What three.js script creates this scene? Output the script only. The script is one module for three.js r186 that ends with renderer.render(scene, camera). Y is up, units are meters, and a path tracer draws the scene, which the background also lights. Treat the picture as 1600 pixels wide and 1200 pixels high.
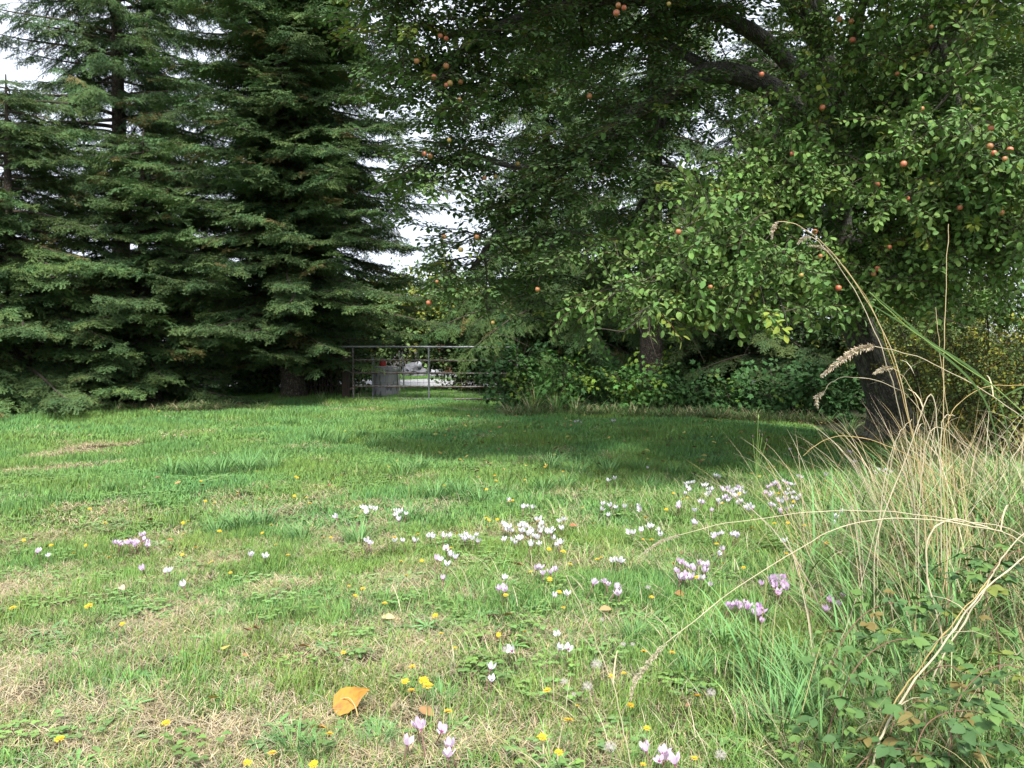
import * as THREE from 'three';
import { mergeGeometries } from 'three/addons/utils/BufferGeometryUtils.js';
import { createNoise2D, createNoise3D } from 'simplex-noise';

// ---------------------------------------------------------------- camera, sky, sun, exposure
const scene = new THREE.Scene();
const F = 1256, EYE = 1.5, HORIZON = 529;               // focal length and horizon row on a 1600 x 1200 frame
const PITCH = Math.atan((600 - HORIZON) / F);
const camera = new THREE.PerspectiveCamera(2 * Math.atan(600 / F) * 180 / Math.PI, 4 / 3, 0.05, 600);
camera.position.set(0, EYE, 0);
camera.rotation.x = -PITCH;
const SUN = new THREE.Vector3(0.06, 0.8, 0.6).normalize();
{ // bright thin overcast, a little stronger round the hazy sun
  const W = 256, H = 128, a = new Float32Array(W * H * 4), n3 = createNoise3D(mulberry(5));
  for (let j = 0; j < H; j++) for (let i = 0; i < W; i++) {
    const th = (j + 0.5) / H * Math.PI - Math.PI / 2, ph = (i + 0.5) / W * 2 * Math.PI - Math.PI;
    const x = Math.cos(th) * Math.cos(ph), y = Math.sin(th), z = Math.cos(th) * Math.sin(ph);
    const s = Math.max(0, x * SUN.x + y * SUN.y + z * SUN.z);
    const veil = 0.5 + 0.5 * (0.7 * n3(x * 2, y * 3, z * 2) + 0.3 * n3(x * 5, y * 7, z * 5));
    const g = 0.95 + 0.12 * veil + 0.8 * Math.pow(s, 10), k = (j * W + i) * 4;
    a[k] = g * (0.86 + 0.05 * veil); a[k + 1] = g * (0.95 + 0.02 * veil); a[k + 2] = g * 1.1; a[k + 3] = 1;
    if (y < -0.02) { a[k] = 0.25; a[k + 1] = 0.27; a[k + 2] = 0.22; }
  }
  const t = new THREE.DataTexture(a, W, H, THREE.RGBAFormat, THREE.FloatType);
  t.mapping = THREE.EquirectangularReflectionMapping; t.magFilter = t.minFilter = THREE.LinearFilter; t.needsUpdate = true;
  scene.background = t; scene.environment = t;
}
const sun = new THREE.DirectionalLight(new THREE.Color(1, 0.975, 0.93), 4.2);
sun.position.copy(SUN).multiplyScalar(60).add(new THREE.Vector3(0, 0, -10)); sun.target.position.set(0, 0, -10);
sun.castShadow = true; sun.shadow.radius = 13; sun.shadow.mapSize.set(4096, 4096);
Object.assign(sun.shadow.camera, { left: -30, right: 30, top: 30, bottom: -30, near: 1, far: 150 });
scene.add(sun, sun.target);
const renderer = new THREE.WebGLRenderer({ antialias: true });
renderer.toneMapping = THREE.LinearToneMapping; renderer.toneMappingExposure = 1.4;
renderer.shadowMap.enabled = true; renderer.shadowMap.type = THREE.PCFSoftShadowMap;

// ---------------------------------------------------------------- helpers
function mulberry(a) { return () => { a = (a + 0x6d2b79f5) | 0; let t = Math.imul(a ^ (a >>> 15), 1 | a); t = (t + Math.imul(t ^ (t >>> 7), 61 | t)) ^ t; return ((t ^ (t >>> 14)) >>> 0) / 4294967296; }; }
const V = (x, y, z) => new THREE.Vector3(x, y, z);
const UPV = V(0, 1, 0);
const n2 = createNoise2D(mulberry(11)), n2b = createNoise2D(mulberry(12)), n3 = createNoise3D(mulberry(13));
const clamp = (x, a = 0, b = 1) => Math.min(b, Math.max(a, x));
const smooth = (a, b, x) => { const t = clamp((x - a) / (b - a)); return t * t * (3 - 2 * t); };
const lerp = (a, b, t) => a + (b - a) * t;
const R = (rng, a, b) => a + (b - a) * rng();
const fwd = V(0, -Math.sin(PITCH), -Math.cos(PITCH)), upc = V(0, Math.cos(PITCH), -Math.sin(PITCH));
const at = (px, py, depth) => V(0, EYE, 0).addScaledVector(fwd, depth).addScaledVector(V(1, 0, 0), (px - 800) / F * depth).addScaledVector(upc, (600 - py) / F * depth);
const bankEdge = (d) => d < 2.7 ? 0.75 : d < 4 ? lerp(0.75, 1.45, (d - 2.7) / 1.3) : d < 7 ? lerp(1.45, 2.9, (d - 4) / 3) : d < 11 ? lerp(2.9, 4.7, (d - 7) / 4) : 4.7 + (d - 11) * 0.3;
const bankAt = (x, z) => smooth(0, 0.9, x - bankEdge(-z)) * smooth(-13.5, -11.5, z);
const gh = (x, z) => 0.05 * n2(x * 0.22, z * 0.22) + 0.012 * n2b(x * 1.3, z * 1.3) + 0.12 * bankAt(x, z);
function groundAt(px, py) {
  const o = V(0, EYE, 0), d = at(px, py, 1).sub(o); let y = 0, p;
  for (let k = 0; k < 6; k++) { p = o.clone().addScaledVector(d, (EYE - y) / -d.y); y = gh(p.x, p.z); }
  p.y = y; return p;
}
const used = {};
const numbered = (n) => { used[n] = (used[n] ?? -1) + 1; return used[n] ? n + '_' + String(used[n]).padStart(3, '0') : n; };
function tag(o, label, category, group, kind) { o.userData.label = label; if (category) o.userData.category = category; if (group) o.userData.group = group; if (kind) o.userData.kind = kind; return o; }
function thing(name, label, category, pos, group) { const g = new THREE.Group(); g.name = numbered(name); if (pos) g.position.copy(pos); scene.add(g); return tag(g, label, category, group); }
function part(name, geo, mat, parent) { const m = new THREE.Mesh(geo, mat); m.name = name; m.castShadow = m.receiveShadow = true; parent.add(m); return m; }

// a bag of triangles with per-vertex colours; faces are added with their own corners unless they are strips
class Bag {
  constructor() { this.p = []; this.c = []; this.i = []; }
  get n() { return this.p.length / 3; }
  v(x, y, z, c) { this.p.push(x, y, z); this.c.push(c[0], c[1], c[2]); return this.n - 1; }
  tri(a, b, c) { this.i.push(a, b, c); }
  geo() {
    const g = new THREE.BufferGeometry();
    g.setAttribute('position', new THREE.Float32BufferAttribute(this.p, 3));
    g.setAttribute('color', new THREE.Float32BufferAttribute(this.c, 3));
    g.setIndex(this.i); g.computeVertexNormals(); return g;
  }
}
const tint = (rng, c, s) => { const k = 1 + R(rng, -s, s); return [c[0] * k * (1 + R(rng, -s, s) * 0.5), c[1] * k, c[2] * k * (1 + R(rng, -s, s) * 0.5)]; };
// an arching blade of grass: base, direction (azimuth), length, width, lean at the base and at the tip
function blade(b, x, y, z, az, len, w, lean0, lean1, col, seg = 3, twist = 0) {
  let px = x, py = y, pz = z, prev = null; const dx = Math.cos(az), dz = Math.sin(az), ax = az + Math.PI / 2 + twist, sx = Math.cos(ax), sz = Math.sin(ax);
  for (let k = 0; k <= seg; k++) {
    const t = k / seg, ww = w * 0.5 * (k === 0 ? 0.7 : t < 1 ? 1 - t * t * 0.7 : 0);
    let cur;
    if (k === seg) cur = [b.v(px, py, pz, col)]; else cur = [b.v(px - sx * ww, py, pz - sz * ww, col), b.v(px + sx * ww, py, pz + sz * ww, col)];
    if (prev) { if (cur.length === 2) { b.tri(prev[0], prev[1], cur[1]); b.tri(prev[0], cur[1], cur[0]); } else b.tri(prev[0], prev[1], cur[0]); }
    prev = cur; const a = lerp(lean0, lean1, t), s = len / seg; px += dx * Math.sin(a) * s; pz += dz * Math.sin(a) * s; py += Math.cos(a) * s;
  }
}
// a leaf blade along dir with its face towards up; fold along the midrib, curl down the length
const LEAF_OVAL = [[0, 0.02], [0.22, 0.72], [0.5, 1], [0.78, 0.66], [1, 0]];
const LEAF_NARROW = [[0, 0.1], [0.3, 0.6], [0.65, 1], [0.88, 0.6], [1, 0]];
function leaf(b, base, dir, up, len, w, fold, curl, col, prof = LEAF_OVAL) {
  const d = dir.clone().normalize(), s = V().crossVectors(d, up).normalize(), u = V().crossVectors(s, d);
  let prev = null;
  for (const [t, ww] of prof) {
    const c = base.clone().addScaledVector(d, len * t).addScaledVector(u, -curl * len * t * t), h = w * 0.5 * ww, q = fold * h;
    const m = b.v(c.x, c.y, c.z, col);
    let row = [m];
    if (ww > 0.001) { const l = c.clone().addScaledVector(s, -h).addScaledVector(u, q), r = c.clone().addScaledVector(s, h).addScaledVector(u, q); row = [b.v(l.x, l.y, l.z, col), m, b.v(r.x, r.y, r.z, col)]; }
    if (prev) { if (row.length === 3) { b.tri(prev[0], prev[1], row[1]); b.tri(prev[0], row[1], row[0]); b.tri(prev[1], prev[2], row[2]); b.tri(prev[1], row[2], row[1]); } else { b.tri(prev[0], prev[1], row[0]); b.tri(prev[1], prev[2], row[0]); } }
    prev = row;
  }
}
// a five-lobed (maple or bramble like) leaf as a fan
function lobed(b, base, dir, up, len, col, rng, lobes = 5, cup = 0.12) {
  const d = dir.clone().normalize(), s = V().crossVectors(d, up).normalize(), u = V().crossVectors(s, d);
  const put = (f, e, h) => { const p = base.clone().addScaledVector(d, f * len).addScaledVector(s, e * len).addScaledVector(u, h * len); return b.v(p.x, p.y, p.z, col); };
  const c = put(0.32, 0, 0), n = lobes * 2; let first = null, prev = null;
  for (let k = 0; k <= n; k++) {
    const a = lerp(-2.5, 2.5, k / n), tip = k % 2 === 1, r = tip ? (0.68 - 0.1 * Math.abs(a)) * R(rng, 0.9, 1.1) : 0.36;
    const v = put(0.32 + Math.cos(a) * r, Math.sin(a) * r, -cup * r * r * 2.5 + (tip ? -0.04 : 0.03));
    if (prev !== null) b.tri(c, prev, v); else first = v; prev = v;
  }
  b.tri(c, prev, first);
}
function tube(points, radii, sides = 6, rough = 0, seed = 1, close = true) {
  const P = [], U = [], I = [], n = points.length; let along = 0, fa = null;
  for (let k = 0; k < n; k++) {
    const d = points[Math.min(n - 1, k + 1)].clone().sub(points[Math.max(0, k - 1)]).normalize();
    if (k) along += points[k].distanceTo(points[k - 1]);
    if (!fa) fa = Math.abs(d.y) < 0.9 ? V(0, 1, 0) : V(1, 0, 0);
    const a = fa.clone().addScaledVector(d, -fa.dot(d)); if (a.lengthSq() < 1e-6) a.set(d.y, d.z, d.x); a.normalize(); fa = a;
    const b = V().crossVectors(d, a);
    for (let j = 0; j <= sides; j++) {
      const th = j / sides * Math.PI * 2, jj = j % sides, rr = radii[k] * (1 + (rough ? rough * n3(Math.cos(jj / sides * 6.283) * 1.6 + seed, along * 2.2, Math.sin(jj / sides * 6.283) * 1.6) : 0));
      const q = points[k].clone().addScaledVector(a, Math.cos(th) * rr).addScaledVector(b, Math.sin(th) * rr);
      P.push(q.x, q.y, q.z); U.push(j / sides * Math.max(0.15, Math.round(radii[0] * 6.283 * 4) / 4), along);
    }
    if (k) for (let j = 0; j < sides; j++) { const o = (k - 1) * (sides + 1) + j, e = o + sides + 1; I.push(o, o + 1, e, o + 1, e + 1, e); }
  }
  if (close) for (const k of [0, n - 1]) { const c = P.length / 3, q = points[k]; P.push(q.x, q.y, q.z); U.push(0, 0); for (let j = 0; j < sides; j++) { const o = k * (sides + 1) + j; k ? I.push(o, o + 1, c) : I.push(o + 1, o, c); } }
  const g = new THREE.BufferGeometry();
  g.setAttribute('position', new THREE.Float32BufferAttribute(P, 3)); g.setAttribute('uv', new THREE.Float32BufferAttribute(U, 2)); g.setIndex(I); g.computeVertexNormals(); return g;
}
const curve = (pts, n) => new THREE.CatmullRomCurve3(pts, false, 'centripetal').getPoints(n);
const taper = (n, a, b, e = 1) => Array.from({ length: n }, (_, k) => lerp(a, b, Math.pow(k / (n - 1), e)));
class Copies { // collects places for an InstancedMesh
  constructor(geo, mat) { this.geo = geo; this.mat = mat; this.m = []; this.c = []; }
  put(pos, dir, up, s, col) {
    const x = dir.clone().normalize(), z = V().crossVectors(x, up); if (z.lengthSq() < 1e-6) z.crossVectors(x, V(1, 0, 0.2)); z.normalize(); const y = V().crossVectors(z, x);
    this.m.push(new THREE.Matrix4().makeBasis(x.multiplyScalar(s), y.multiplyScalar(s), z.multiplyScalar(s)).setPosition(pos)); this.c.push(col); return this;
  }
  stand(pos, az, s, sy, col) { this.m.push(new THREE.Matrix4().compose(pos, new THREE.Quaternion().setFromAxisAngle(UPV, az), V(s, sy, s))); this.c.push(col); return this; }
  build(name, parent) {
    if (!this.m.length) return null;
    const o = new THREE.InstancedMesh(this.geo, this.mat, this.m.length), c = new THREE.Color();
    this.m.forEach((m, k) => { o.setMatrixAt(k, m); if (this.c[k]) o.setColorAt(k, c.setRGB(...this.c[k])); });
    o.name = name; o.userData.kind = 'stuff'; o.castShadow = o.receiveShadow = true; parent.add(o); return o;
  }
}
function noiseTexture(size, fn, srgb = true, repeat = 1) { // fn(u, v) -> [r, g, b] 0..1
  const a = new Uint8Array(size * size * 4);
  for (let j = 0; j < size; j++) for (let i = 0; i < size; i++) { const c = fn(i / size, j / size), k = (j * size + i) * 4; a[k] = clamp(c[0]) * 255; a[k + 1] = clamp(c[1]) * 255; a[k + 2] = clamp(c[2]) * 255; a[k + 3] = 255; }
  const t = new THREE.DataTexture(a, size, size); t.wrapS = t.wrapT = THREE.RepeatWrapping; t.magFilter = THREE.LinearFilter; t.minFilter = THREE.LinearMipmapLinearFilter; t.generateMipmaps = true;
  if (srgb) t.colorSpace = THREE.SRGBColorSpace; t.repeat.set(repeat, repeat); t.needsUpdate = true; return t;
}
// noise that tiles over the unit square
const tileNoise = (u, v, f, s = 0) => { const a = u * 6.2832, b = v * 6.2832, r = f / 6.2832; return 0.5 * (n3(Math.cos(a) * r + s, Math.sin(a) * r, Math.cos(b) * r) + n3(Math.sin(b) * r + s, Math.cos(a) * r + 9, Math.sin(a) * r + Math.cos(b) * r)); };

// ---------------------------------------------------------------- materials
const green = (rough, through, coat = 0) => new THREE.MeshPhysicalMaterial({ color: 0xffffff, vertexColors: true, roughness: rough, transmission: through, thickness: 0, side: THREE.DoubleSide, clearcoat: coat, clearcoatRoughness: 0.42 });
const M = {
  grass: green(0.8, 0), straw: green(0.85, 0), needle: green(0.85, 0), leaf: green(1, 0.1, 0.14), shrub: green(0.75, 0), petal: green(1, 0.3), far: green(0.8, 0),
};
const barkMap = noiseTexture(512, (u, v) => { const s = Math.abs(tileNoise(u * 1, v, 18)) * 1.4, f = tileNoise(u, v, 60, 4) * 0.5 + 0.5, l = smooth(0.25, 0.55, tileNoise(u, v, 9, 20)); const k = 0.2 + 0.35 * s + 0.22 * f; return [k * 0.98 + l * 0.12, k * 0.9 + l * 0.14, k * 0.78 + l * 0.1]; });
const barkBump = noiseTexture(512, (u, v) => { const k = clamp(Math.abs(tileNoise(u, v, 18)) * 1.3 + 0.3 * tileNoise(u, v, 60, 4)); return [k, k, k]; }, false);
M.bark = new THREE.MeshStandardMaterial({ map: barkMap, bumpMap: barkBump, bumpScale: 0.02, color: new THREE.Color(0.5, 0.47, 0.45), roughness: 0.95 });
M.appleBark = new THREE.MeshStandardMaterial({ map: noiseTexture(512, (u, v) => { const s = tileNoise(u, v, 24) * 0.5 + 0.5, f = tileNoise(u, v, 70, 4) * 0.5 + 0.5, l = smooth(0.05, 0.5, tileNoise(u, v, 9, 20) + 0.25 * tileNoise(u, v, 40, 9)), m = smooth(0.2, 0.5, tileNoise(u, v, 8, 40)); const k = 0.2 + 0.18 * s + 0.16 * f; return [k + l * 0.16 - m * 0.06, k * 0.96 + l * 0.17, k * 0.88 + l * 0.14 - m * 0.1]; }), bumpMap: barkBump, bumpScale: 0.015, color: new THREE.Color(0.68, 0.66, 0.62), roughness: 0.95 });
M.twig = new THREE.MeshStandardMaterial({ color: new THREE.Color(0.075, 0.058, 0.042), roughness: 0.95 });

// ================================================================ THE SETTING
const strawField = (x, z) => { // dead, straw-coloured turf against green turf
  const d = -z; let s = 0.30 + 0.42 * n2(x * 0.9, z * 0.9) + 0.26 * n2b(x * 2.6, z * 2.6) + 0.2 * n2(x * 0.3 + 9, z * 0.3);
  s += 0.34 * smooth(6.2, 3.2, d) * smooth(1.0, -0.5, x) - 0.3 * smooth(0.1, 1.1, x) - 0.42 * smooth(6.5, 9.5, d);
  const streak = (x0, z0, x1, z1, w) => { const ax = x1 - x0, az = z1 - z0, t = clamp(((x - x0) * ax + (z - z0) * az) / (ax * ax + az * az)), e = Math.hypot(x - x0 - ax * t, z - z0 - az * t); return smooth(w, w * 0.4, e + 0.25 * w * n2b(x * 3, z * 3)); };
  s += 0.9 * streak(-6.0, -10.3, -4.6, -13.2, 0.35) + 0.9 * streak(-5.7, -9.0, -4.9, -9.7, 0.3) + 0.7 * streak(-3.6, -17.0, -0.6, -16.6, 0.7) + 0.5 * streak(-0.5, -9.8, 1.6, -10.4, 0.5);
  return clamp(s);
};
{
  const xs = [], zs = []; for (let x = -200; x < -14; x += 18) xs.push(x); for (let x = -14; x <= 14; x += 0.25) xs.push(x); for (let x = 20; x <= 200; x += 18) xs.push(x);
  for (let z = 30; z > 2; z -= 6) zs.push(z); for (let z = 0; z >= -34; z -= 0.25) zs.push(z); for (let z = -46; z >= -320; z -= 18) zs.push(z);
  const b = new Bag(), uv = [];
  for (const z of zs) for (const x of xs) {
    const s = strawField(x, z), f = n2(x * 1.7, z * 1.7) * 0.5 + 0.5, litter = smooth(-15, -16.5, z) * smooth(-4.4, -5.6, x);
    let c = [lerp(0.13, 0.3, s), lerp(0.17, 0.24, s), lerp(0.06, 0.12, s)]; const k = 0.75 + 0.4 * f; c = c.map((q) => q * k);
    c = c.map((q, i) => lerp(q, [0.09, 0.065, 0.04][i] * k, litter));
    b.v(x, gh(x, z), z, c); uv.push(x, z);
  }
  const w = xs.length; for (let j = 0; j < zs.length - 1; j++) for (let i = 0; i < w - 1; i++) { const o = j * w + i; b.tri(o, o + 1, o + w); b.tri(o + 1, o + w + 1, o + w); }
  const g = b.geo(); g.setAttribute('uv', new THREE.Float32BufferAttribute(uv, 2));
  const tex = noiseTexture(512, (u, v) => { const k = 0.62 + 0.22 * tileNoise(u, v, 40) + 0.25 * tileNoise(u, v, 120, 7) + 0.12 * tileNoise(u, v, 300, 3); return [k, k * 0.97, k * 0.9]; });
  const bump = noiseTexture(512, (u, v) => { const k = 0.5 + 0.25 * tileNoise(u, v, 60, 5) + 0.25 * tileNoise(u, v, 200, 2); return [k, k, k]; }, false);
  const m = part('ground', g, new THREE.MeshStandardMaterial({ map: tex, bumpMap: bump, bumpScale: 0.02, vertexColors: true, roughness: 1, side: THREE.DoubleSide }), scene);
  tag(m, 'uneven turf and bare soil under the lawn and the trees', null, null, 'structure');
}
{ // the gravel lane beyond the gate
  const b = new Bag(), uv = []; const n = 80;
  for (let i = 0; i <= n; i++) for (let j = 0; j <= 6; j++) {
    const x = lerp(-40, 40, i / n), t = j / 6, z = -24.2 - t * 4.6 + 0.25 * n2(x * 0.3, j === 0 ? 0 : 50);
    b.v(x, gh(x, z) + 0.01 + 0.03 * Math.sin(t * Math.PI), z, [1, 1, 1]); uv.push(x, z);
  }
  for (let i = 0; i < n; i++) for (let j = 0; j < 6; j++) { const o = i * 7 + j; b.tri(o, o + 7, o + 1); b.tri(o + 1, o + 7, o + 8); }
  const g = b.geo(); g.setAttribute('uv', new THREE.Float32BufferAttribute(uv, 2));
  const tex = noiseTexture(512, (u, v) => { const k = 0.66 + 0.12 * tileNoise(u, v, 12) + 0.16 * tileNoise(u, v, 110, 7); return [k, k * 0.99, k * 0.98]; });
  tag(part('gravel_lane', g, new THREE.MeshStandardMaterial({ map: tex, bumpMap: tex, bumpScale: 0.02, roughness: 1, side: THREE.DoubleSide }), scene), 'pale gravel lane running across behind the metal gate', null, null, 'structure');
}

// ---------------------------------------------------------------- conifers
const NEEDLE = [0.092, 0.155, 0.048];
function needles(b, rng, p0, p1, n, len, w, col, flat = 0.5) {
  const ax = p1.clone().sub(p0), d = ax.clone().normalize(), s = V().crossVectors(d, UPV).normalize(), u = V().crossVectors(s, d);
  for (let k = 0; k < n; k++) {
    const t = (k + rng()) / n, side = k % 2 ? 1 : -1, th = R(rng, -0.5, 1.25) * (1 - flat) + 0.15;
    const o = p0.clone().addScaledVector(ax, t), L = len * R(rng, 0.8, 1.15) * (t > 0.9 ? 0.8 : 1);
    const e = o.clone().addScaledVector(s, side * Math.cos(th) * L * 0.8).addScaledVector(u, Math.sin(th) * L * 0.8).addScaledVector(d, L * 0.62), c = tint(rng, col, 0.22);
    b.tri(b.v(o.x - d.x * w, o.y - d.y * w, o.z - d.z * w, c), b.v(o.x + d.x * w, o.y + d.y * w, o.z + d.z * w, c), b.v(e.x, e.y, e.z, c));
  }
}
// a fan of needled twigs 1 m long along x, its fingers set apart
function makeSpray(seed, hang = 0, dense = 1) {
  const rng = mulberry(seed), b = new Bag(); let prev = V(0, 0, 0), p = V(0, 0, 0); const n = 7;
  for (let k = 1; k <= n; k++) {
    const t = k / n; p = V(t * 0.84, -hang * t * t * 0.4 + R(rng, -0.03, 0.03), R(rng, -0.03, 0.03));
    needles(b, rng, prev, p, Math.round(14 * dense), 0.055, 0.011, NEEDLE, 0.1);
    for (const sd of [-1, 1]) {
      if (rng() < 0.12) continue;
      const L = (0.4 * (1 - t * 0.8) + 0.05) * R(rng, 0.6, 1.2), a = R(rng, 0.5, 1.0);
      const q = p.clone().add(V(Math.cos(a) * L, -hang * L * R(rng, 0.3, 1.1) + R(rng, -0.09, 0.05), sd * Math.sin(a) * L));
      needles(b, rng, p, q, Math.round((9 + L * 62) * dense), 0.055, 0.011, NEEDLE, 0.15);
      if (L > 0.2) for (const s2 of [-1, 1]) { const m = p.clone().lerp(q, R(rng, 0.35, 0.6)), l2 = L * R(rng, 0.35, 0.5), a2 = Math.atan2(q.z - p.z, q.x - p.x) + s2 * 0.75; needles(b, rng, m, m.clone().add(V(Math.cos(a2) * l2, -hang * l2 * 0.6 + R(rng, -0.06, 0.04), Math.sin(a2) * l2)), Math.round((6 + l2 * 60) * dense), 0.05, 0.011, NEEDLE, 0.15); }
    }
    prev = p;
  }
  return b.geo();
}
const SPRUCE = [1, 2, 3].map((s) => makeSpray(100 + s, 0.12)), FIR = [1, 2, 3].map((s) => makeSpray(200 + s, 0.55, 0.9));
// radius(h) gives the branch length at a height; droop bends branches down, lift turns the tips up
function conifer(o) {
  const rng = mulberry(o.seed), t = thing(o.name, o.label, 'tree', o.pos, o.group), H = o.height;
  const bend = V(R(rng, -0.15, 0.15), 0, R(rng, -0.15, 0.15));
  const axis = (h) => V(0, h, 0).addScaledVector(bend, Math.sin(h / H * 3)), rad = (h) => o.trunk * (1 - h / H) * (1 + 0.35 * Math.exp(-h * 4)) + 0.012;
  const hs = Array.from({ length: 30 }, (_, k) => -0.15 + (H + 0.15) * Math.pow(k / 29, 1.25));
  part('trunk', tube(hs.map(axis), hs.map((h) => rad(Math.max(0, h))), 16, 0.07, o.seed), M.bark, t);
  const wood = [], sets = o.sprays.map((g) => new Copies(g, M.needle));
  for (let h = o.from, a = rng() * 6; h < H - 0.2;) {
    a += 2.4 + R(rng, -0.5, 0.5); h += o.step * R(rng, 0.6, 1.4) * (0.6 + 0.4 * h / H);
    const L = (o.radius(h, a) + 0.28) * R(rng, 0.62, 1.15); if (L < 0.15 || rng() < 0.1) continue;
    const dir = V(Math.cos(a), 0, Math.sin(a)), n = Math.max(4, Math.ceil(L * 4)), pts = [], o0 = axis(h);
    const rise = o.rise * (0.4 + h / H) * R(rng, 0.6, 1.3), droop = o.droop * R(rng, 0.7, 1.3);
    const bendy = R(rng, -0.25, 0.25);
    for (let k = 0; k <= n; k++) { const s = k / n; pts.push(o0.clone().addScaledVector(dir, L * s).add(V(-dir.z, 0, dir.x).multiplyScalar(bendy * L * s * s)).add(V(0, L * (rise * s - droop * s * s + o.lift * s * s * s * s), 0))); }
    wood.push(tube(pts, taper(n + 1, 0.012 + 0.011 * L, 0.004), 5, 0, 1, false));
    const tone = R(rng, 0.75, 1.3), m = Math.ceil(L / o.gap);
    for (let k = 0; k <= m; k++) {
      const s = lerp(o.inner ?? 0.15, 1, (k + rng() * 0.5) / (m + 0.5)), f = Math.min(0.999, s) * n, i = Math.floor(f), p = pts[i].clone().lerp(pts[i + 1], f - i), d = pts[i + 1].clone().sub(pts[i]).normalize();
      const across = V().crossVectors(d, UPV).normalize(), end = k === m;
      for (const sd of end ? [0] : [-1, 1]) {
        const sp = sd ? sd * R(rng, 0.55, 1.1) : 0, q = d.clone().multiplyScalar(Math.cos(sp)).addScaledVector(across, Math.sin(sp)); q.y += R(rng, -0.22, 0.08) - o.hang * R(rng, 0.5, 1.2);
        const size = (end ? 0.75 : lerp(1.0, 0.55, s)) * Math.min(1, 0.35 + L * 0.3) * R(rng, 0.75, 1.15) * o.size, c = tone * R(rng, 0.88, 1.12);
        const up = V(R(rng, -0.6, 0.6), 1, R(rng, -0.6, 0.6)), hue = rng();
        sets[Math.floor(rng() * sets.length)].put(p, q, up, size, rng() < 0.03 ? [c * 1.9, c * 0.95, c * 1.0] : [c * o.tint[0] * (0.88 + 0.3 * hue), c * o.tint[1], c * o.tint[2] * (1.1 - 0.25 * hue)]);
      }
    }
  }
  const w = part('branch', mergeGeometries(wood), M.twig, t); w.userData.kind = 'stuff';
  const crown = new THREE.Group(); crown.name = 'crown'; crown.userData.kind = 'stuff'; t.add(crown);
  sets.forEach((s) => s.build('foliage', crown));
  return t;
}
const G = (px, depth) => { const x = (px - 800) / F * depth; return V(x, gh(x, -depth), -depth); };
const cone = (H, r, e = 0.8) => (h) => r * Math.pow(Math.max(0, 1 - h / H), e);
conifer({ name: 'spruce_tree', label: 'tall dark spruce with bare lower trunk standing beside the metal gate', pos: G(458, 19.5), seed: 121, height: 17, trunk: 0.27, from: 0.9, step: 0.055, inner: 0.05, radius: (h, a) => (3.5 * Math.pow(Math.max(0, 1 - h / 17), 0.5) + 0.25) * (h < 2.0 && Math.cos(a) > 0.3 ? 0.5 : h < 1.7 && Math.sin(a) > 0.2 ? 0.55 : 1), rise: 0.12, droop: 0.34, lift: 0.2, hang: 0.1, gap: 0.2, size: 0.95, sprays: SPRUCE, tint: [0.95, 1, 0.98] });
conifer({ name: 'spruce_tree', label: 'open-crowned spruce at upper left with sky showing through, bare trunk between its branches', pos: G(192, 22), seed: 22, height: 19, trunk: 0.26, from: 5.2, step: 0.085, radius: (h) => 4.1 * Math.pow(Math.max(0, 1 - (h - 4) / 14), 0.7), rise: 0.1, droop: 0.3, lift: 0.15, hang: 0.18, gap: 0.27, size: 1, sprays: FIR, tint: [0.95, 1.02, 1.06] });
conifer({ name: 'spruce_tree', label: 'low bushy spruce at the left edge with branches sweeping to the lawn', pos: G(25, 17), seed: 23, height: 7.0, trunk: 0.2, from: 0.3, step: 0.055, radius: (h) => 3.5 * Math.pow(Math.max(0, 1 - h / 7.0), 0.55), rise: 0.06, droop: 0.36, lift: 0.18, hang: 0.12, gap: 0.2, size: 1, sprays: SPRUCE, tint: [0.98, 1.02, 0.95] });
conifer({ name: 'spruce_tree', label: 'dense mid-height spruce between the left edge and the tall gate spruce', pos: G(235, 18.4), seed: 24, height: 6.2, trunk: 0.2, from: 0.35, step: 0.055, radius: (h, a) => 3.4 * Math.pow(Math.max(0, 1 - h / 6.2), 0.55) * (h < 2.2 && Math.cos(a) > 0.3 ? 0.58 : 1), rise: 0.06, droop: 0.34, lift: 0.18, hang: 0.1, gap: 0.2, size: 1, sprays: SPRUCE, tint: [0.95, 1, 0.95] });
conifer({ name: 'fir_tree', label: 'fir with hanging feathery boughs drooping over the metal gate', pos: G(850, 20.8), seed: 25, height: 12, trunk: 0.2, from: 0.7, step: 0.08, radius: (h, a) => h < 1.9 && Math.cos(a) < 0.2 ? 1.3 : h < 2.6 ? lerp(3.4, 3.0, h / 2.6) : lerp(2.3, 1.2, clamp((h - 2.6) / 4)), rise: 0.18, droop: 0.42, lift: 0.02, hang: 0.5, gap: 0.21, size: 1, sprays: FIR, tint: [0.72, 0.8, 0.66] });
conifer({ name: 'fir_tree', label: 'tall fir with rough grey trunk standing behind the apple tree', pos: G(1017, 18), seed: 26, height: 18, trunk: 0.26, from: 3.0, step: 0.2, radius: (h) => 3.0 * Math.pow(Math.max(0, 1 - h / 18), 0.5), rise: 0.1, droop: 0.4, lift: 0.05, hang: 0.35, gap: 0.3, size: 1, sprays: FIR, tint: [0.95, 1.0, 0.95] });
conifer({ name: 'fir_tree', label: 'slender fir rising behind the tall gate spruce with pale green boughs at top', pos: G(463, 24), seed: 27, height: 17, trunk: 0.2, from: 4.6, step: 0.1, radius: (h, a) => (Math.cos(a) > 0 ? 3.6 : 2.2) * Math.pow(Math.max(0, 1 - h / 17), 0.4), rise: 0.15, droop: 0.4, lift: 0.02, hang: 0.4, gap: 0.26, size: 1, sprays: FIR, tint: [1.05, 1.1, 0.9] });
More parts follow.
